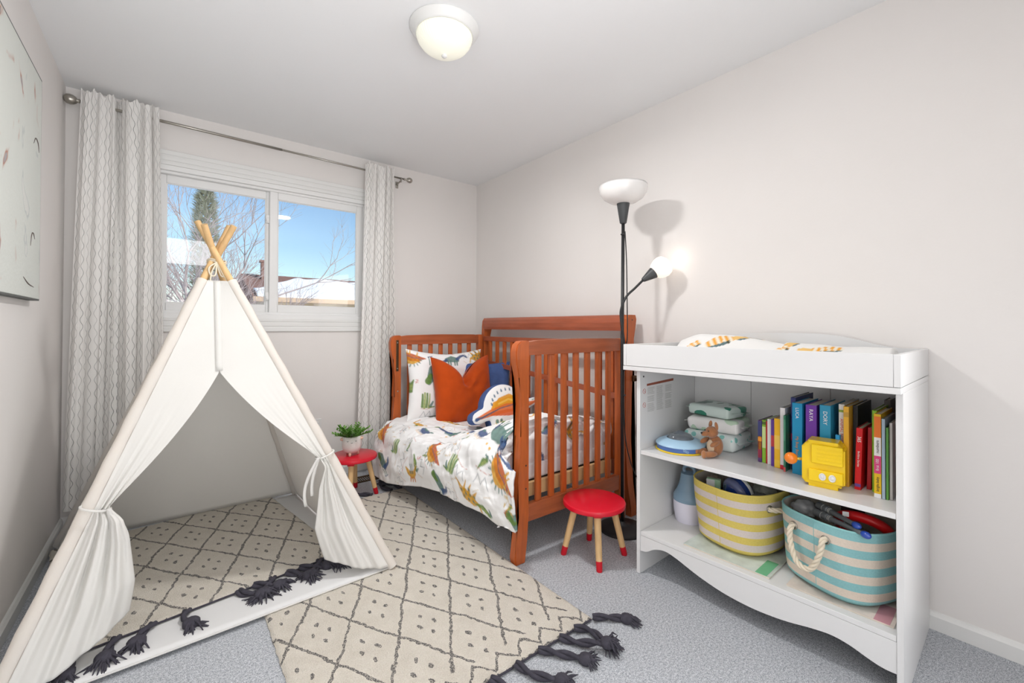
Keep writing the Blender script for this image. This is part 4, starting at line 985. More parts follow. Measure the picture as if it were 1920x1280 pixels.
for z in (.826, .762):
    bm = NB(); P = [T(.0186, .034+.011*math.cos(a), z+.011*math.sin(a)) for a in [2*PI*i/24 for i in range(24)]]; tube(bm, P, .0008, 5, closed=True); tube(bm, [T(.0186, .027, z+.008), T(.0186, .041, z-.008)], .0008, 5); obj('label_symbol', bm, M_redp, ct)
bm = NB(); lathe(bm, [(.0045, 0), (.0045, .001), (0, .001)], T(.018, .028, .894), 14, (TM.to_3x3() @ Matrix.Rotation(PI/2, 3, 'Y'))); obj('dowel_hole', bm, M_black, ct)

# changing pad with printed cover
M_pad = attr_mat('changing_pad_cotton', .85, .3, 250)
pad = thing('changing_pad', 'white contoured changing pad with striped fish print in the tray', 'changing pad', T(.42, .25, .945), TROT)
nu, nv = 150, 60; V = []; UVp = []
for j in range(nv):
    for i in range(nu):
        a = .0+.885*i/(nu-1); b = .0+.455*j/(nv-1); e = sm(min(a-.0,   .885-a, b, .455-b)/.03)
        rim = .085*sm((b-.25)/.14)*(1-.45*sm((a-.15)/.6)) + .035*sm((.1-b)/.1)
        h = .945+.003+(.058+rim*.85+.012*math.sin(a*7+.5)*(a < .5))*e+.006*noise.noise(Vector((a*9, b*9, 0)))*e
        if a < .14: h -= .03*(1-sm(a/.14))*e
        V.append(T(a-.01, b-.0, h)); UVp.append((a, b))
o = obj('pad_cover', (V, grid_faces(nu, nv)), M_pad, pad, True); solidify(o, .003, -1)
u_ = np.array(UVp); col = np.tile(np.array(lin((238, 237, 235))), (len(u_), 1))
def fish(cu, cv, s, ang, flip=1):
    x = ((u_[:, 0]-cu)*math.cos(ang)+(u_[:, 1]-cv)*math.sin(ang))/s*flip; y = (-(u_[:, 0]-cu)*math.sin(ang)+(u_[:, 1]-cv)*math.cos(ang))/s
    body = (x/.55)**2+(y/.3)**2 < 1; st_ = (np.floor(x*9+.3*y) % 2 == 0)
    col[body & st_] = lin((236, 168, 60)); col[body & ~st_] = lin((240, 232, 214)); low = (x/.55)**2+(y/.3)**2 < 1
    col[low & (y < -.14) & (x < .2)] = lin((92, 118, 122)); col[low & (y < -.12) & (x > .2) & (x < .32)] = lin((70, 72, 50))
    t2 = ((x-.75)/.28)**2+((y+.02)/.2)**2 < 1; col[t2] = lin((238, 196, 120)); col[((x-.78)/.22)**2+((y+.2)/.05)**2 < 1] = lin((92, 118, 130))
fish(.825, .07, .10, -.12); fish(.07, .1, .1, .5, -1); fish(.20, .10, .11, .7); fish(.24, .33, .12, .6); fish(.12, .28, .1, .9, -1); fish(.36, .43, .1, .3); fish(.5, .3, .1, 1.2); fish(.66, .34, .1, .2, -1); fish(.4, .14, .1, 2)
set_print(o, col)

# books: local x = thickness (to the right), y = depth, z = height
def txt_M(x, y, z, up=True, th=0):
    """text running up the spine when rotated; plane faces -y"""
    R = Matrix.Rotation(PI/2, 4, 'X')
    if th: R = Matrix.Rotation(th, 4, 'Y') @ R
    return Matrix.Translation((x, y, z)) @ R
bookn = [0]
TITLES = {}
def book(label, a, b, z0, t, h, d, rgb, lean=0, yaw=0, deco=(), titles=(), hard=True):
    loc = T(a, b, z0); th = bpy.data.objects.new('book', None); C.objects.link(th); th.location = loc; th.rotation_euler = (0, lean, TROT+yaw); th.empty_display_size = .03
    tag(th, label, 'book', 'children books on the middle shelf'); c = .0022 if hard else .0008
    m = mat('book_cover', rgb, .35, spec=.4)
    bm = NB(); bx(bm, (0, 0, 0), (t, c+.0015, h), .0012 if hard else .0004); bx(bm, (0, 0, 0), (c, d, h), .0006); bx(bm, (t-c, 0, 0), (t, d, h), .0006); obj('cover', bm, m, th, world=False)
    bm = NB(); bx(bm, (c+.0002, c+.0016, .003), (t-c-.0002, d-.004, h-.003)); obj('pages', bm, M_pages, th, world=False)
    for (z1, z2, col_) in deco:
        bm = NB(); bx(bm, (.0004, -.0006, h*z1), (t-.0004, .001, h*z2)); obj('spine_panel', bm, mat('spine_ink', col_, .4), th, world=False)
    for s, size, z, col_, vert in titles:
        ang = PI/2*vert
        text(s, size, mat('spine_lettering', col_, .45), th, txt_M(t/2, -.0012, h*z, th=ang))
    return th
Zs = ZM+.0006
# measured from the left (window) end; a = distance along the shelf, b = depth of the spine
DN = -PI/2
book('thin purple-and-red board book at the left end of the row', .432, .235, Zs, .0155, .173, .16, (92, 62, 120), deco=((.6, .97, (60, 66, 120)), (.1, .5, (150, 44, 70)), (.3, .62, (236, 150, 40))), hard=True)
book('lime green board book with pale title patch, second from the left', .4485, .235, Zs, .0145, .176, .16, (140, 192, 58), deco=((.35, .85, (206, 226, 150)), (.9, .97, (80, 110, 40))))
book('slim red board book, third from the left', .464, .232, Zs, .007, .174, .16, (198, 34, 44))
book('white slim board book between the red and the purple ones', .472, .225, Zs, .0155, .186, .16, (232, 228, 224), titles=(('board book', .0085, .5, (90, 90, 90), 1),) if False else ())
book('slim purple book with a red spine patch left of the golden yellow one', .489, .215, Zs, .0145, .188, .17, (98, 60, 156), deco=((.42, .66, (196, 60, 70)),), titles=(('DORA', .010, .47, (246, 176, 40), 1),) if False else (), lean=.0)
book('golden yellow board book left of the tall white one with red foot', .5045, .205, Zs, .021, .196, .17, (246, 190, 34), deco=((.02, .16, (244, 204, 60)), (.38, .66, (248, 206, 90))))
book('tall white picture book with red foot', .5275, .20, Zs, .0175, .243, .2, (236, 234, 234), deco=((0, .07, (214, 36, 60)),))
book('tall navy blue picture book standing highest in the row', .556, .23, Zs, .017, .285, .22, (44, 56, 110), deco=((.55, .98, (52, 60, 130)), (.4, .5, (176, 40, 90))))
book('thin green reader leaning in front of the navy book', .5475, .175, Zs, .0075, .218, .05, (52, 122, 92), deco=((.0, .08, (200, 90, 90)), (.55, .93, (70, 140, 110))), hard=False)
W8 = (246, 246, 246)
book('thick bright blue board book with white title, first of three alike', .5765, .178, Zs, .034, .272, .2, (28, 148, 196), titles=(('LUCA', .016, .86, W8, 1), ('My Busy Books', .0135, .38, (232, 160, 60), 1)))
book('thick purple board book with white title, in the middle of three', .6205, .182, Zs, .035, .270, .2, (116, 58, 168), titles=(('RAYA', .018, .86, W8, 1), ('My Busy Books', .0135, .38, (236, 170, 60), 1)))
book('thick teal blue board book with white title, right of the purple one', .6665, .178, Zs, .034, .276, .2, (48, 152, 190), titles=(('DORY', .018, .83, W8, 1), ('My Busy Books', .0135, .36, (236, 170, 60), 1)))
book('tall white book with orange title above the light blue one', .7225, .188, Zs, .017, .285, .21, (238, 236, 230), deco=((.3, .36, (130, 190, 70)), (.9, .93, (150, 180, 60))), titles=(('ANIMAL NOISE', .0135, .66, (226, 92, 32), 1),))
book('narrow light blue board book standing before the tall white one', .7185, .160, Zs, .0125, .178, .02, (44, 156, 214), titles=(('M 1 2 A P P', .009, .4, (240, 244, 250), 1),) if False else ())
book('tall golden yellow storybook left of the black cover', .7415, .165, Zs, .0155, .282, .21, (232, 178, 52), deco=((.87, .93, (196, 150, 50)), (0, .06, (214, 160, 60))), titles=(('STORIES', .012, .52, (250, 246, 236), 1),) if False else ())
book('tall black-covered book between the golden and the red storybooks', .7585, .215, Zs, .014, .282, .21, (34, 34, 36))
book('red storybook with white number title and purple badge', .7735, .158, Zs, .0175, .214, .16, (216, 22, 30), deco=((.05, .1, (110, 70, 150)),), titles=(('365', .014, .82, W8, 1), ('Bedtime Stories', .0085, .5, W8, 1)), lean=.03)
book('second red book, slimmer, half hidden by the first', .8015, .19, Zs, .012, .215, .17, (186, 22, 32), lean=.02)
book('lime green book right of the red books', .8195, .175, Zs, .0135, .278, .19, (142, 200, 40), titles=())
book('colour-block board book in orange, white, pink and yellow', .8345, .118, Zs, .0185, .276, .19, (240, 196, 30), deco=((.0, .05, (240, 240, 240)), (.29, .50, (226, 66, 132)), (.50, .72, (244, 242, 240)), (.72, .97, (240, 122, 30))), titles=(('bright baby', .0105, .165, (60, 60, 50), -1), ('first 100', .0115, .395, W8, -1), ('numbers', .012, .61, (60, 60, 60), -1)), lean=.0)
book('thin pale blue book right of the colour-block one', .8545, .118, Zs, .0085, .262, .19, (170, 190, 206), hard=False)
book('thin green book against the right side panel', .8650, .12, Zs, .006, .235, .19, (96, 160, 70), hard=False)
book('white paperback against the right side panel', .8725, .13, Zs, .007, .25, .19, (214, 208, 206), hard=False)
book('dark red tall book at the back right corner of the shelf', .8830, .22, Zs, .018, .315, .22, (150, 22, 36))
book('grey hardback behind the lime green book', .8805-.064, .395, Zs, .018, .29, .1, (120, 112, 104))

# yellow toy game controller, a plain stepped block
tc_ = thing('toy_controller', 'yellow blocky handheld game toy with an orange ball stick', 'toy', T(.69, .09, ZM), TROT)
M_yp = mat('yellow_plastic', (246, 208, 12), .35, coat=.2); M_op = mat('orange_ball_plastic', (246, 132, 24), .2, coat=.5)
CM = Matrix.Translation(T(.70, .085, ZM+.0005)) @ Matrix.Rotation(TROT+.12, 4, 'Z') @ Matrix.Diagonal((.82, 1, 1, 1))
step = [(.052, 0), (.052, .010), (.064, .010), (.064, .022), (.076, .022), (.076, .138), (.064, .138), (.064, .150), (.052, .150), (.052, .162)]
poly = step+[(-x, z) for x, z in step[::-1]]
bm = NB(); prism(bm, poly, 0, .07, lambda u, v, t: CM @ Vector((u, t, v))); obj('body', bm, M_yp, tc_)
bm = NB(); bx(bm, (-.05, -.012, .022), (.07, 0, .062), .002, CM, 1); bx(bm, (-.04, -.012, .085), (.07, 0, .15), .002, CM, 1); obj('raised_panel', bm, M_yp, tc_)
bm = NB()
for z in (.098, .110, .122, .134): bx(bm, (-.02, -.0135, z), (.065, -.012, z+.004), .0005, CM, 1)
obj('grip_rib', bm, M_yp, tc_)['kind'] = 'stuff'
bm = NB(); tube(bm, [CM @ Vector((-.07, .02, .085)), CM @ Vector((-.105, -.005, .087))], .0055, 12); obj('stick', bm, mat('clear_yellow_stem', (230, 200, 90), .2, .5), tc_, True)
bm = NB(); ball(bm, CM @ Vector((-.115, -.012, .088)), .021); obj('ball_grip', bm, M_op, tc_, True)
for x, z, r0 in ((.0, .042, .0125), (.034, .042, .0125)):
    bm = NB(); lathe(bm, [(0, .0), (r0, 0), (r0, .004), (r0*.8, .006), (r0*.74, .004), (r0*.5, .004), (r0*.45, .006), (0, .006)], CM @ Vector((x, -.012, z)), 24, CM.to_3x3() @ Matrix.Rotation(PI/2, 3, 'X')); obj('button', bm, M_trim, tc_, True)

# round blue toy base
tb_ = thing('ripple_toy', 'round blue and yellow electronic toy base with a clear ripple dome', 'toy', T(.12, .155, ZM), TROT)
bc = T(.128, .158, ZM+.0005); M_b1 = mat('toy_blue', (78, 112, 176), .35); M_b2 = mat('toy_light_blue', (170, 204, 228), .35); M_ylw = mat('toy_yellow', (232, 198, 40), .4)
bm = NB(); lathe(bm, [(0, 0), (.108, 0), (.11, .003), (.108, .007), (0, .007)], bc, 56); obj('yellow_foot_ring', bm, M_ylw, tb_, 'auto')
bm = NB(); lathe(bm, [(0, .007), (.104, .0075), (.104, .026), (0, .026)], bc, 56); obj('blue_band', bm, M_b1, tb_, 'auto')
bm = NB(); lathe(bm, [(0, .026), (.108, .0265), (.108, .03), (.1, .038), (.075, .05), (.06, .054), (.058, .05), (0, .05)], bc, 56); obj('light_blue_rim', bm, M_b2, tb_, 'auto')
bm = NB()
for k in range(4):
    a = -PI/2+TROT-.9+.45*k; c = bc+Vector((.104*math.cos(a), .104*math.sin(a), .016))
for q_ in range(3): tube(bm, catmull([bc+Vector((.1045*math.cos(t), .1045*math.sin(t), .013+.004*q_+.004*math.sin((t+2.6)*14))) for t in (-2.5, -2.42, -2.34, -2.26)], 5), .0009, 5)
obj('wave_marks', bm, M_b2, tb_)
M_wtr = mat('clear_ripple_plastic', (176, 184, 192), .1, trans=.75, spec=.5)
bm = NB(); lathe(bm, [(.057, .0515), (.054, .056), (.046, .068), (.03, .076), (.018, .078), (.012, .084), (0, .085)], bc, 48, ribs=9, ribamp=.05); obj('ripple_dome', bm, M_wtr, tb_, True)

# plastic packs of diapers behind
def soft_pack(label, c, Wd, Hd, Td, rot, colA, colB, seed, cat='diaper pack'):
    th = thing('diaper_pack', label, cat, c, 0, 'diaper packs on the middle shelf')
    m = mat('printed_plastic_wrap', colA, .25, bump=.4, bscale=22); q = N(m); b = q.n.nodes['Principled BSDF']
    tcn = q.new('ShaderNodeTexCoord'); vo = q.new('ShaderNodeTexVoronoi'); vo.inputs['Scale'].default_value = 26; q.L(tcn.outputs['Object'], vo.inputs['Vector'])
    no = q.new('ShaderNodeTexNoise'); no.inputs['Scale'].default_value = 12; q.L(tcn.outputs['Object'], no.inputs['Vector'])
    q.L(q.mix(q.m('LESS_THAN', vo.outputs['Distance'], .32) if seed % 2 else q.m('GREATER_THAN', no.outputs['Fac'], .55), lin(colA), lin(colB)), b.inputs['Base Color'])
    bm = NB(); bx(bm, (-Wd/2, -Td/2, 0), (Wd/2, Td/2, Hd), min(Wd, Td, Hd)*.3, None, 4)
    bmesh.ops.subdivide_edges(bm, edges=bm.edges[:], cuts=2, use_grid_fill=True)
    Mx = Matrix.Translation(c) @ Matrix.Rotation(rot, 4, 'Z')
    for v in bm.verts:
        p = v.co.copy(); v.co = Mx @ (p+Vector((0, 0, .006*max(0, p.z)/Hd*noise.noise(p*22+Vector((seed, 0, 0))))) + Vector((noise.noise(p*30), noise.noise(p*30+Vector((9, 0, 0))), 0))*.004)
    o = obj('wrap', bm, m, th, True)
    bm = NB(); 
    for s in (-1, 1): prism(bm, [(0, -Td*.35), (s*.02, -Td*.42), (s*.024, Td*.4), (0, Td*.35)], Hd*.5, Hd*.5+.0012, lambda u, v, t, s=s: Mx @ Vector((s*Wd/2*.985+u, v, t+.004*math.sin(v*60))))
    obj('sealed_end', bm, m, th)
soft_pack('white and mint patterned diaper pack at the bottom of the stack', T(.205, .36, ZM+.0005), .24, .075, .20, TROT, (226, 236, 234), (140, 204, 196), 1)
soft_pack('white pack with pink and green print in the middle of the stack', T(.21, .365, ZM+.078), .23, .06, .19, TROT+.1, (238, 238, 236), (196, 220, 196), 2)
soft_pack('clear and dark green wipes pack on top of the stack', T(.20, .37, ZM+.143), .21, .05, .16, TROT-.15, (206, 222, 216), (46, 128, 104), 4)

# small brown plush animal
M_plush = mat('brown_plush', (168, 112, 72), .95, bump=.6, bscale=220, var=.1, vscale=40, sheen=.5); M_plush2 = mat('pale_plush', (222, 200, 172), .95, bump=.5, bscale=220)
pz = thing('plush_animal', 'small brown plush animal sitting beside the diaper packs', 'stuffed toy', T(.265, .165, ZM), TROT)
PM = Matrix.Translation(T(.275, .17, ZM)) @ Matrix.Rotation(TROT-.5, 4, 'Z')
def pb(name, c, r, m=M_plush, parent=pz, rot=0, axis='X', label=None):
    bm = NB(); ball(bm, PM @ Vector(c), r, (PM.to_3x3() @ Matrix.Rotation(rot, 3, axis)), 20, 14); o = obj(name, bm, m, parent, True)
    if label: o['label'] = label
    return o
pb('body', (0, .01, .045), (.034, .03, .044)); pb('tummy_patch', (0, -.012, .042), (.022, .014, .03), M_plush2, label='pale tummy')
pb('head', (0, -.008, .105), (.027, .026, .025)); pb('muzzle', (-.004, -.036, .098), (.014, .02, .012)); pb('nose', (-.005, -.054, .102), (.0055, .004, .0045), M_black)
for s in (-1, 1):
    pb('ear', (s*.020, .0, .134), (.009, .006, .018), rot=-.3*s, axis='Y'); pb('eye', (s*.012-.002, -.031, .112), (.0028, .0022, .0032), M_black)
    pb('arm', (s*.034, -.018, .062), (.010, .024, .011), rot=.4); pb('leg', (s*.026, -.035, .016), (.014, .034, .014)); pb('foot', (s*.027, -.066, .018), (.012, .010, .017))

# humidifier
hm = thing('humidifier', 'white teardrop humidifier with translucent blue tank beside the yellow basket', 'humidifier', T(.115, .245, ZL), TROT)
hc = T(.105, .285, ZL+.0005); M_lav = mat('lavender_white_plastic', (224, 222, 236), .35); M_tank = mat('translucent_blue_plastic', (168, 202, 228), .12, trans=.5, spec=.5)
bm = NB(); lathe(bm, [(0, 0), (.062, 0), (.064, .006), (.071, .045), (.073, .08), (.072, .098), (0, .098)], hc, 48); obj('base', bm, M_lav, hm, 'auto')
bm = NB(); lathe(bm, [(.073, .0985), (.075, .108), (.072, .125), (.058, .148), (.047, .175), (.041, .205), (.038, .226), (.0, .23)], hc, 48); obj('water_tank', bm, M_tank, hm, 'auto')
bm = NB(); P = [hc+Vector((.0, 0, .238))+TX*.028*math.cos(a)+Vector((0, 0, .022*math.sin(a))) for a in [2*PI*i/24 for i in range(24)]]; tube(bm, P, .008, 10, closed=True); obj('carry_ring', bm, M_tank, hm, True)
bm = NB(); lathe(bm, [(.0795, .028), (.0802, .03), (.0795, .032)], hc-Vector((0, 0, 0)), 48); bm.free()

# coloring books in plastic sleeve under the baskets
def booklet(label, a0, a1, b0, b1, z, t, rgb, rot=0, strip=None):
    c = T((a0+a1)/2, (b0+b1)/2, z); th = thing('activity_booklet', label, 'booklet', c, TROT+rot); w2, d2 = (a1-a0)/2, (b1-b0)/2
    bm = NB(); bx(bm, (-w2, -d2, 0), (w2, d2, t), .0008, None, 1); obj('pages', bm, M_pages, th, world=False)
    m = mat('glossy_cover', rgb, .3, var=.25, vscale=14); bm = NB(); bx(bm, (-w2-.001, -d2-.001, t), (w2+.001, d2+.001, t+.001)); obj('cover', bm, m, th, world=False)
    if strip: bm = NB(); bx(bm, (w2-.05, -d2, t+.001), (w2-.01, d2*.2, t+.0018)); obj('cover_strip', bm, mat('cover_panel', strip, .4), th, world=False)
    return th
booklet('white and green activity booklet sticking out under the yellow basket', .21, .545, .035, .245, ZL+.0005, .006, (206, 216, 210), .0, (110, 184, 140))
booklet('pink and cream picture card under the right basket corner', .60, .895, .04, .24, ZL+.0005, .004, (228, 214, 204), .0, (206, 150, 160))

# ------------------------------------------------------------------ striped fabric baskets
def stripe_mat(name, ca, cb, h, nb):
    M = mat(name, ca, .92, bump=.35, bscale=260); q = N(M); b = q.n.nodes['Principled BSDF']
    uv = q.new('ShaderNodeUVMap'); sx = q.new('ShaderNodeSeparateXYZ'); q.L(uv.outputs[0], sx.inputs[0])
    k = q.m('MODULO', q.m('FLOOR', q.m('MULTIPLY', sx.outputs[1], nb)), 2)
    tcn = q.new('ShaderNodeTexCoord'); no = q.new('ShaderNodeTexNoise'); no.inputs['Scale'].default_value = 180; q.L(tcn.outputs['Object'], no.inputs['Vector'])
    cA = q.mix(no.outputs['Fac'], lin(tuple(int(x*.9) for x in ca)), lin(ca)); cB = q.mix(no.outputs['Fac'], lin(tuple(int(x*.93) for x in cb)), lin(cb))
    q.L(q.mix(k, cA, cB), b.inputs['Base Color']); return M
def rope(bm, P, r): helix2(bm, P, r, .95, 7, 3)
def basket(name_label, c, rot, ax, bx_, tx, ty, h, m, seed, tilt=0, handle_in=True, dip=0.0, handles=((0, -1), (PI, -1))):
    th = thing('storage_basket', name_label, 'basket', c, rot, 'striped storage baskets'); Mx = Matrix.Translation(c) @ Matrix.Rotation(rot, 4, 'Z')
    nu, nv = 120, 40; V = []; UV = []
    def surf(t, a, inset=0):
        f = t**.75; rx = ax+(tx-ax)*f; ry = bx_+(ty-bx_)*f; n = 2.6
        ca, sa = math.cos(a), math.sin(a); r = (abs(ca)**n+abs(sa)**n)**(-1/n)
        rb = 1-.16*(1-sm(t/.10+.15))      # rounded bottom edge
        wob = 1+.018*noise.noise(Vector((ca*1.5, sa*1.5, t*2+seed)))
        z = h*t - dip*(t**2)*(.5-.5*math.cos(2*a)) + dip*.35*(t**3)*ca
        return Vector(((rx-inset)*r*ca*rb*wob, (ry-inset)*r*sa*rb*wob, z))
    for j in range(nv):
        t = j/(nv-1)
        for i in range(nu+1): V.append(Mx @ surf(t, 2*PI*i/nu)); UV.append((i/nu, t*.999))
    Fc = grid_faces(nu+1, nv); b0 = len(V); V.append(Mx @ Vector((0, 0, .001))); UV.append((0, .01)); Fc += [(b0, i+1, i) for i in range(nu)]
    o = obj('woven_body', (V, Fc), m, th, True)
    uvl = o.data.uv_layers.new(name='UVMap'); idx = np.empty(len(o.data.loops), dtype=np.int32); o.data.loops.foreach_get('vertex_index', idx); uvl.data.foreach_set('uv', np.array(UV, dtype=np.float32)[idx].ravel())
    # pale lining
    V = []
    for j in range(20):
        for i in range(nu+1): V.append(Mx @ surf(1-.8*j/19, 2*PI*i/nu, .005))
    obj('lining', (V, grid_faces(nu+1, 20)), mat('linen_lining', (206, 198, 184), .9, bump=.3, bscale=40, var=.08, vscale=20), th, True)
    bm = NB(); tube(bm, [Mx @ (surf(1, 2*PI*i/nu, .0025)+Vector((0, 0, .0005))) for i in range(nu)], .0036, 6, closed=True); obj('rim_hem', bm, m if False else th_m[seed], th, True)
    for a in (-PI/2+.1, PI/2):
        bm = NB(); tube(bm, [Mx @ surf(t/20, a, -.0006) for t in range(1, 21)], .0009, 5); obj('side_seam', bm, th_m[seed], th)
    for a0_, hang in handles:
        e0, e1 = a0_-.33, a0_+.33
        p0, p1 = surf(.80, e0, -.003), surf(.80, e1, -.003); nrm = Vector((math.cos(a0_), math.sin(a0_), 0))
        for p, e in ((p0, e0), (p1, e1)):
            bm = NB(); nn = (surf(.8, e+.02)-surf(.8, e-.02)).cross(Vector((0, 0, 1))).normalized(); up = Vector((0, 0, 1)); sd_ = nn.cross(up)
            tube(bm, [Mx @ (p+sd_*.0125*math.cos(k)+up*.0125*math.sin(k)) for k in [2*PI*i/20 for i in range(20)]], .0026, 8, closed=True); obj('grommet', bm, M_nickel, th, True)
        mid = (p0+p1)/2; 
        if hang > 0: ctrl = [p0-nrm*.02, p0+nrm*.012, p0.lerp(p1, .02)+nrm*.022-Vector((0, 0, hang*.35)), p0.lerp(p1, .22)+nrm*.026-Vector((0, 0, hang*.86)), mid+nrm*.028-Vector((0, 0, hang)), p0.lerp(p1, .78)+nrm*.026-Vector((0, 0, hang*.86)), p0.lerp(p1, .98)+nrm*.022-Vector((0, 0, hang*.35)), p1+nrm*.012, p1-nrm*.02]
        else: ctrl = [p0-nrm*.02, p0+nrm*.01, p0.lerp(p1, .25)+nrm*.03, mid+nrm*.036, p0.lerp(p1, .75)+nrm*.03, p1+nrm*.01, p1-nrm*.02]
        bm = NB(); rope(bm, [Mx @ p for p in catmull(ctrl, 10)], .0095); tag(obj('rope_handle', bm, M_cord, th, True), 'twisted cream rope')
    return th, Mx
th_m = {1: mat('yellow_stripe_cloth', (226, 204, 104), .92), 2: mat('aqua_stripe_cloth', (146, 200, 200), .92)}
MY = stripe_mat('yellow_and_cream_stripes', (228, 206, 106), (222, 210, 204), .25, 9); MB_ = stripe_mat('aqua_and_cream_stripes', (144, 198, 200), (226, 212, 196), .27, 9)
b1c = T(.355, .25, ZL+.008); b2c = T(.722, .2, ZL+.006)
basket('yellow and cream striped fabric basket with rope handles, on the left', b1c, TROT-.22, .152, .145, .170, .178, .256, MY, 1, dip=.0, handles=((.0, -1), (PI, -1)))
basket('aqua and cream striped fabric basket with a hanging rope handle, on the right', b2c, TROT-.38, .155, .135, .172, .158, .254, MB_, 2, dip=.0, handles=((-PI/2+.0, .118), (PI/2, -1)))
# things in the yellow basket
def bag(label, c, r, rgb, seed, cat='toy bag', trans=0, name='plastic_bag'):
    th = thing(name, label, cat, c); bm = NB(); q_ = bmesh.ops.create_icosphere(bm, subdivisions=4, radius=1)
    for v in q_['verts']:
        p = v.co.copy(); k = 1+.22*noise.noise(p*2.2+Vector((seed, 0, 0)))+.1*abs(noise.noise(p*5+Vector((seed, 3, 0)))); v.co = Vector(c)+Vector((p.x*r[0]*k, p.y*r[1]*k, p.z*r[2]*k))
    obj('crumpled_film', bm, mat('plastic_film', rgb, .12, bump=.5, bscale=30, trans=trans, var=.1, vscale=20), th, True)
    return th
bl = thing('navy_ball_toy', 'glossy navy blue ball toy with a pale band in the yellow basket', 'toy', T(.35, .20, ZL+.20)); M_navy = mat('glossy_navy_plastic', (20, 52, 120), .12, coat=.6)
bc2 = T(.368, .20, ZL+.238); Qb = (TM.to_3x3() @ Matrix.Rotation(1.1, 3, 'Z') @ Matrix.Rotation(1.2, 3, 'Y'))
bm = NB(); ball(bm, bc2, (.058, .058, .052), Qb, 32, 20); obj('shell', bm, M_navy, bl, True)
bm = NB(); lathe(bm, [(.054, .028), (.0585, .022), (.0605, .014), (.0595, .010), (.058, .012)], bc2, 48, Qb); tag(obj('band', bm, mat('pale_grey_plastic', (206, 208, 204), .4), bl, True), 'pale grey band')
bm = NB(); lathe(bm, [(.05, -.035), (.057, -.028), (.062, -.012), (.0605, -.010), (.055, -.026)], bc2, 48, Qb); tag(obj('clear_cap', bm, mat('clear_lilac_plastic', (140, 150, 196), .15, trans=.5), bl, True), 'clear lilac cap')
gb = thing('small_box', 'small pale green and white box in the yellow basket', 'box', T(.27, .185, ZL+.195), TROT+.3)
bm = NB(); bx(bm, (-.028, -.012, 0), (.028, .012, .07), .002); obj('carton', bm, mat('pale_green_card', (168, 206, 170), .5, var=.15, vscale=30), gb, world=False)
bm = NB(); bx(bm, (-.0285, -.0128, .03), (.005, -.011, .068)); obj('carton_label', bm, M_trim, gb, world=False)
bag('crumpled clear plastic bag at the back of the yellow basket', T(.44, .28, ZL+.235), (.045, .045, .03), (196, 200, 190), 1, 'plastic bag', .4)
bag('brown and grey crumpled wrapper at the left of the yellow basket', T(.245, .26, ZL+.225), (.035, .04, .03), (150, 136, 120), 2, 'wrapper')
bag('lime green soft toy ball at the back of the yellow basket', T(.41, .33, ZL+.27), (.035, .035, .03), (132, 178, 36), 3, 'toy', name='soft_ball')
bag('small rust red soft toy in the yellow basket', T(.315, .27, ZL+.24), (.022, .022, .02), (170, 76, 46), 4, 'toy', name='soft_toy')
bag('dark grey crumpled bag at the right of the yellow basket', T(.455, .20, ZL+.225), (.035, .04, .025), (92, 94, 96), 6, 'plastic bag')
# things in the aqua basket
M_gt = mat('grey_tube_plastic', (98, 102, 104), .4); M_bt = mat('glossy_blue_tip', (34, 74, 170), .1, coat=.6)
for k, (p, q_) in enumerate((((.666, .135, ZL+.259), (.829, .030, ZL+.268)), ((.665, .172, ZL+.275), (.800, .055, ZL+.281)))):
    P0, P1 = T(*p), T(*q_); d = (P1-P0).normalized()
    w_ = thing('toy_wand', ('grey toy wand with blue tip lying lowest across the aqua basket rim' if k == 0 else 'grey toy wand with blue tip behind the other wand'), 'toy', P0, 0, 'grey toy wands in the aqua basket')
    bm = NB(); tube(bm, [P0, P0+d*.05, P0+d*.052, P1-d*.012], [.0135, .0135, .0095, .0075], 18); obj('tube', bm, M_gt, w_, 'auto')
    bm = NB()
    for s in (.03, .056, .062): tube(bm, [P0+d*s, P0+d*(s+.002)], .0142 if s < .05 else .0105, 18)
    obj('ring', bm, M_fine, w_)
    bm = NB(); ball(bm, P1, (.0115, .0115, .017), d.to_track_quat('Z', 'Y').to_matrix(), 20, 14); obj('tip', bm, M_bt, w_, True)
sw = thing('toy_steering_wheel', 'red curved toy wheel with white patches in the aqua basket', 'toy', T(.80, .22, ZL+.25))
SWm = Matrix.Translation(T(.795, .175, ZL+.237)) @ Matrix.Rotation(TROT, 4, 'Z') @ Matrix.Rotation(-.9, 4, 'X')
bm = NB(); P = [SWm @ Vector((.072*math.cos(a), .058*math.sin(a), 0)) for a in [2*PI*i/40 for i in range(40)]]; tube(bm, P, .0165, 14, closed=True); obj('rim', bm, mat('red_toy_plastic', (206, 18, 22), .35), sw, True)
for a in (PI*.5, PI*.05, PI*.95):
    bm = NB(); tube(bm, [SWm @ Vector((.072*math.cos(a+t), .058*math.sin(a+t), .001)) for t in (-.13, 0, .13)], .0172, 14); tag(obj('white_patch', bm, M_trim, sw, True), 'white patch on the rim')
hd = thing('plush_glove', 'dark brown plush hand-shaped toy at the back of the aqua basket', 'stuffed toy', T(.73, .32, ZL+.26)); M_db = mat('dark_brown_felt', (52, 34, 32), .95, bump=.4)
HM = Matrix.Translation(T(.752, .24, ZL+.262)) @ Matrix.Rotation(TROT, 4, 'Z')
bm = NB(); ball(bm, HM @ Vector((0, 0, .0)), (.036, .016, .034), HM.to_3x3(), 18, 12)
for x, a, L in ((-.03, .95, .05), (-.016, .3, .045), (.0, .05, .045), (.017, -.2, .04), (.032, -.6, .035)): tube(bm, [HM @ Vector((x*.6, 0, .01)), HM @ Vector((x-math.sin(a)*L*.6, 0, .012+math.cos(a)*L*.55)), HM @ Vector((x-math.sin(a)*L, 0, .012+math.cos(a)*L*.9))], [.011, .010, .006], 10)
obj('felt_body', bm, M_db, hd, True)
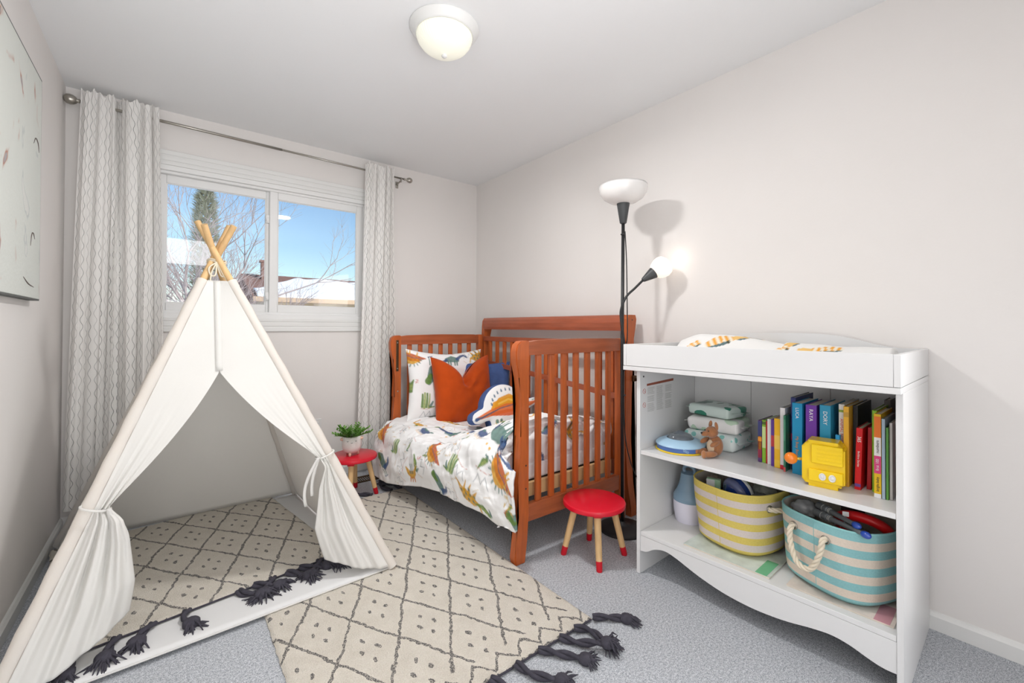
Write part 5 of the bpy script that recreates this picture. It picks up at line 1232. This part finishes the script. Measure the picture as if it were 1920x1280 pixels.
bag('clear crumpled bag at the left of the aqua basket', T(.615, .20, ZL+.24), (.04, .045, .03), (190, 192, 194), 5, 'plastic bag', .4)
bag('beige cloth bundle filling the aqua basket', T(.722, .20, ZL+.175), (.12, .10, .035), (176, 168, 150), 8, 'cloth', name='cloth_bundle')
bag('grey cloth bundle filling the yellow basket', T(.355, .25, ZL+.165), (.11, .11, .04), (150, 146, 140), 9, 'cloth', name='cloth_bundle')
small = thing('price_tag_card', 'tiny white card beside the brown plush hand in the aqua basket', 'card', T(.759, .11, ZL+.29), TROT+.4)
bm = NB(); bx(bm, (-.009, -.001, -.008), (.009, .001, .008)); obj('card', bm, M_trim, small, world=False)

# ------------------------------------------------------------------ outside the window
M_snow = mat('snow', (244, 246, 250), .8, bump=.2, bscale=6)
bm = NB(); bx(bm, (-30, YB+.19, -1.6), (60, 90, -1.5)); tag(obj('snowy_ground', bm, M_snow), kind='structure')
hs = thing('neighbour_house', 'cream bungalow with snow-covered brown roof across the yard', 'house', (7, 23, -1.5))
HY = 20.0; M_sid = mat('cream_siding', (226, 214, 190), .85, bump=.3, bscale=12, stretch=(1, 1, 14)); M_shg = mat('brown_shingles', (132, 96, 84), .95, var=.2, vscale=3); M_dw = mat('dark_window_glass', (96, 108, 122), .1, spec=.8)
bm = NB(); bx(bm, (3.1, HY+.6, -1.5), (17, HY+8, 2.25)); obj('wall', bm, M_sid, hs)
bm = NB(); prism(bm, [(HY, 2.3), (HY+4.3, 3.62), (HY+8.6, 2.3), (HY+8.6, 2.2), (HY, 2.2)], 2.6, 17.6, lambda u, v, t: Vector((t, u, v))); obj('roof', bm, M_shg, hs)
bm = NB(); bx(bm, (2.6, HY-.06, 2.12), (17.6, HY, 2.3)); bx(bm, (2.6, HY, 2.12), (17.6, HY+.6, 2.16)); tag(obj('eaves_board', bm, mat('tan_fascia', (196, 168, 140), .8), hs), 'tan fascia under the snow')
V = []; nu, nv = 120, 24
for j in range(nv):
    for i in range(nu):
        x = 2.75+14.6*i/(nu-1); top = .88+.05*noise.noise(Vector((x*.9, 0, 1)))*2
        if x < 5.2: top = .30+.58*sm((x-2.9)/2.1)+.05*math.sin(x*4)
        f = j/(nv-1)*min(.97, top); y = HY+4.3*f; V.append((x, y, 2.3+1.32*f+.10*sm(min(j, nv-1-j)/2.5)+.03*noise.noise(Vector((x, y, 0)))))
o = solidify(obj('roof_snow', (V, grid_faces(nu, nv)), M_snow, hs, True), .05)
for x in (4.6, 6.5, 9.2, 12):
    bm = NB(); picture_frame(bm, x-.5, x+.5, .9, 2.0, .07, HY+.5, HY+.6, .005); wf_ = obj('window', bm, M_trim, hs)
    bm = NB(); bx(bm, (x-.44, HY+.56, .96), (x+.44, HY+.61, 1.94)); g = obj('pane', bm, M_dw); g.data.transform(world_of(wf_).inverted()); g.parent = wf_
bm = NB(); bx(bm, (3.35, HY+3.2, 2.9), (3.65, HY+3.5, 4.15)); bx(bm, (3.3, HY+3.15, 4.1), (3.7, HY+3.55, 4.2)); obj('chimney', bm, M_shg, hs)
# trees
M_bark = mat('grey_brown_bark', (176, 160, 156), .9, var=.15, vscale=10); M_ever = mat('evergreen_needles', (186, 186, 160), .9, var=.35, vscale=6)
def bare_tree(label, base_, h, seed, spread, depth=5):
    th = thing('bare_tree', label, 'tree', base_); r = random.Random(seed); bm = NB()
    tw = NB()
    def br(p, d, L, rad, n):
        q_ = p; pts = [p]; dd = d
        for k in range(3): dd = (dd+Vector((r.uniform(-.13, .13), r.uniform(-.13, .13), r.uniform(-.05, .12)))).normalized(); q_ = q_+dd*L/3; pts.append(q_)
        tube(bm if n >= depth-1 else tw, pts, [rad, rad*.85, rad*.72, rad*.6], 8 if n > 3 else 4, cap=False)
        if n == 0: return
        for k in range(3 if n > 1 else 4):
            t = r.choice((1, 2, 3, 3)); a = r.uniform(0, 2*PI); x, y = frame(dd); s = r.uniform(.35, .85)*spread
            br(pts[t], (dd+(x*math.cos(a)+y*math.sin(a))*s+Vector((0, 0, .12))).normalized(), L*r.uniform(.62, .82), rad*.55, n-1)
    for k in range(3):
        a = 2*PI*k/3+.5; br(Vector(base_), Vector((math.cos(a)*.35*spread, math.sin(a)*.35*spread, 1)).normalized(), h*.32, h*.011, depth)
    obj('trunk_and_boughs', bm, M_bark, th, True); o = obj('twigs', tw, M_bark, th); o['kind'] = 'stuff'
bare_tree('bare winter tree with many fine branches just outside the left pane', (.55, 14.0, -1.5), 8.2, 5, 1.05, 6)
bare_tree('low bare shrub-like tree spreading at the right of the left pane', (2.35, 17.5, -1.5), 5.6, 12, .8, 5)
ev = thing('evergreen_tree', 'tall columnar evergreen tree behind the bare tree', 'tree', (1.0, 19, -1.5)); r = random.Random(8)
bm = NB(); tube(bm, [(1.0, 19, -1.5), (1.0, 19, 6.0)], [.16, .03], 8); obj('trunk', bm, M_bark, ev)
V, Fc = [], []
for k in range(5500):
    t = r.random()**.8; z = -1.1+7.2*t; R_ = (.62*(1-t)**.5+.14)*(.8+.3*noise.noise(Vector((0, z*1.6, 3)))); a = r.uniform(0, 2*PI); rr_ = R_*math.sqrt(r.uniform(.45, 1))
    p = Vector((1.0+rr_*math.cos(a), 19+rr_*math.sin(a), z)); d = Vector((math.cos(a), math.sin(a), r.uniform(.2, .9)))*r.uniform(.1, .22); s = Vector((-math.sin(a), math.cos(a), 0))*.03
    n_ = len(V); V += [p-s, p+s, p+d+s*.3, p+d-s*.3]; Fc.append((n_, n_+1, n_+2, n_+3))
tag(obj('foliage', (V, Fc), M_ever, ev), kind='stuff')
sb = thing('snowy_bush', 'low snow-topped bush under the left window pane', 'bush', (.6, 9.6, -1.5)); bm = NB()
for k in range(16):
    c = Vector((.2+r.uniform(-.9, 1.6), 9.6+r.uniform(-.4, .4), .35+r.uniform(-.3, .25))); ball(bm, c, (r.uniform(.2, .34),)*2+(r.uniform(.12, .2),), None, 12, 8)
obj('snow_cap', bm, M_snow, sb, True)
bm = NB()
for k in range(40): 
    a = r.uniform(0, 2*PI); c = Vector((.2+r.uniform(-.9, 1.6), 9.6, .2)); tube(bm, [(.5+(c.x-.5)*.3, 9.6, -1.5), (c.x, 9.6+r.uniform(-.4, .4), r.uniform(-.2, .35))], [.02, .008], 5, cap=False)
obj('branches', bm, M_bark, sb)
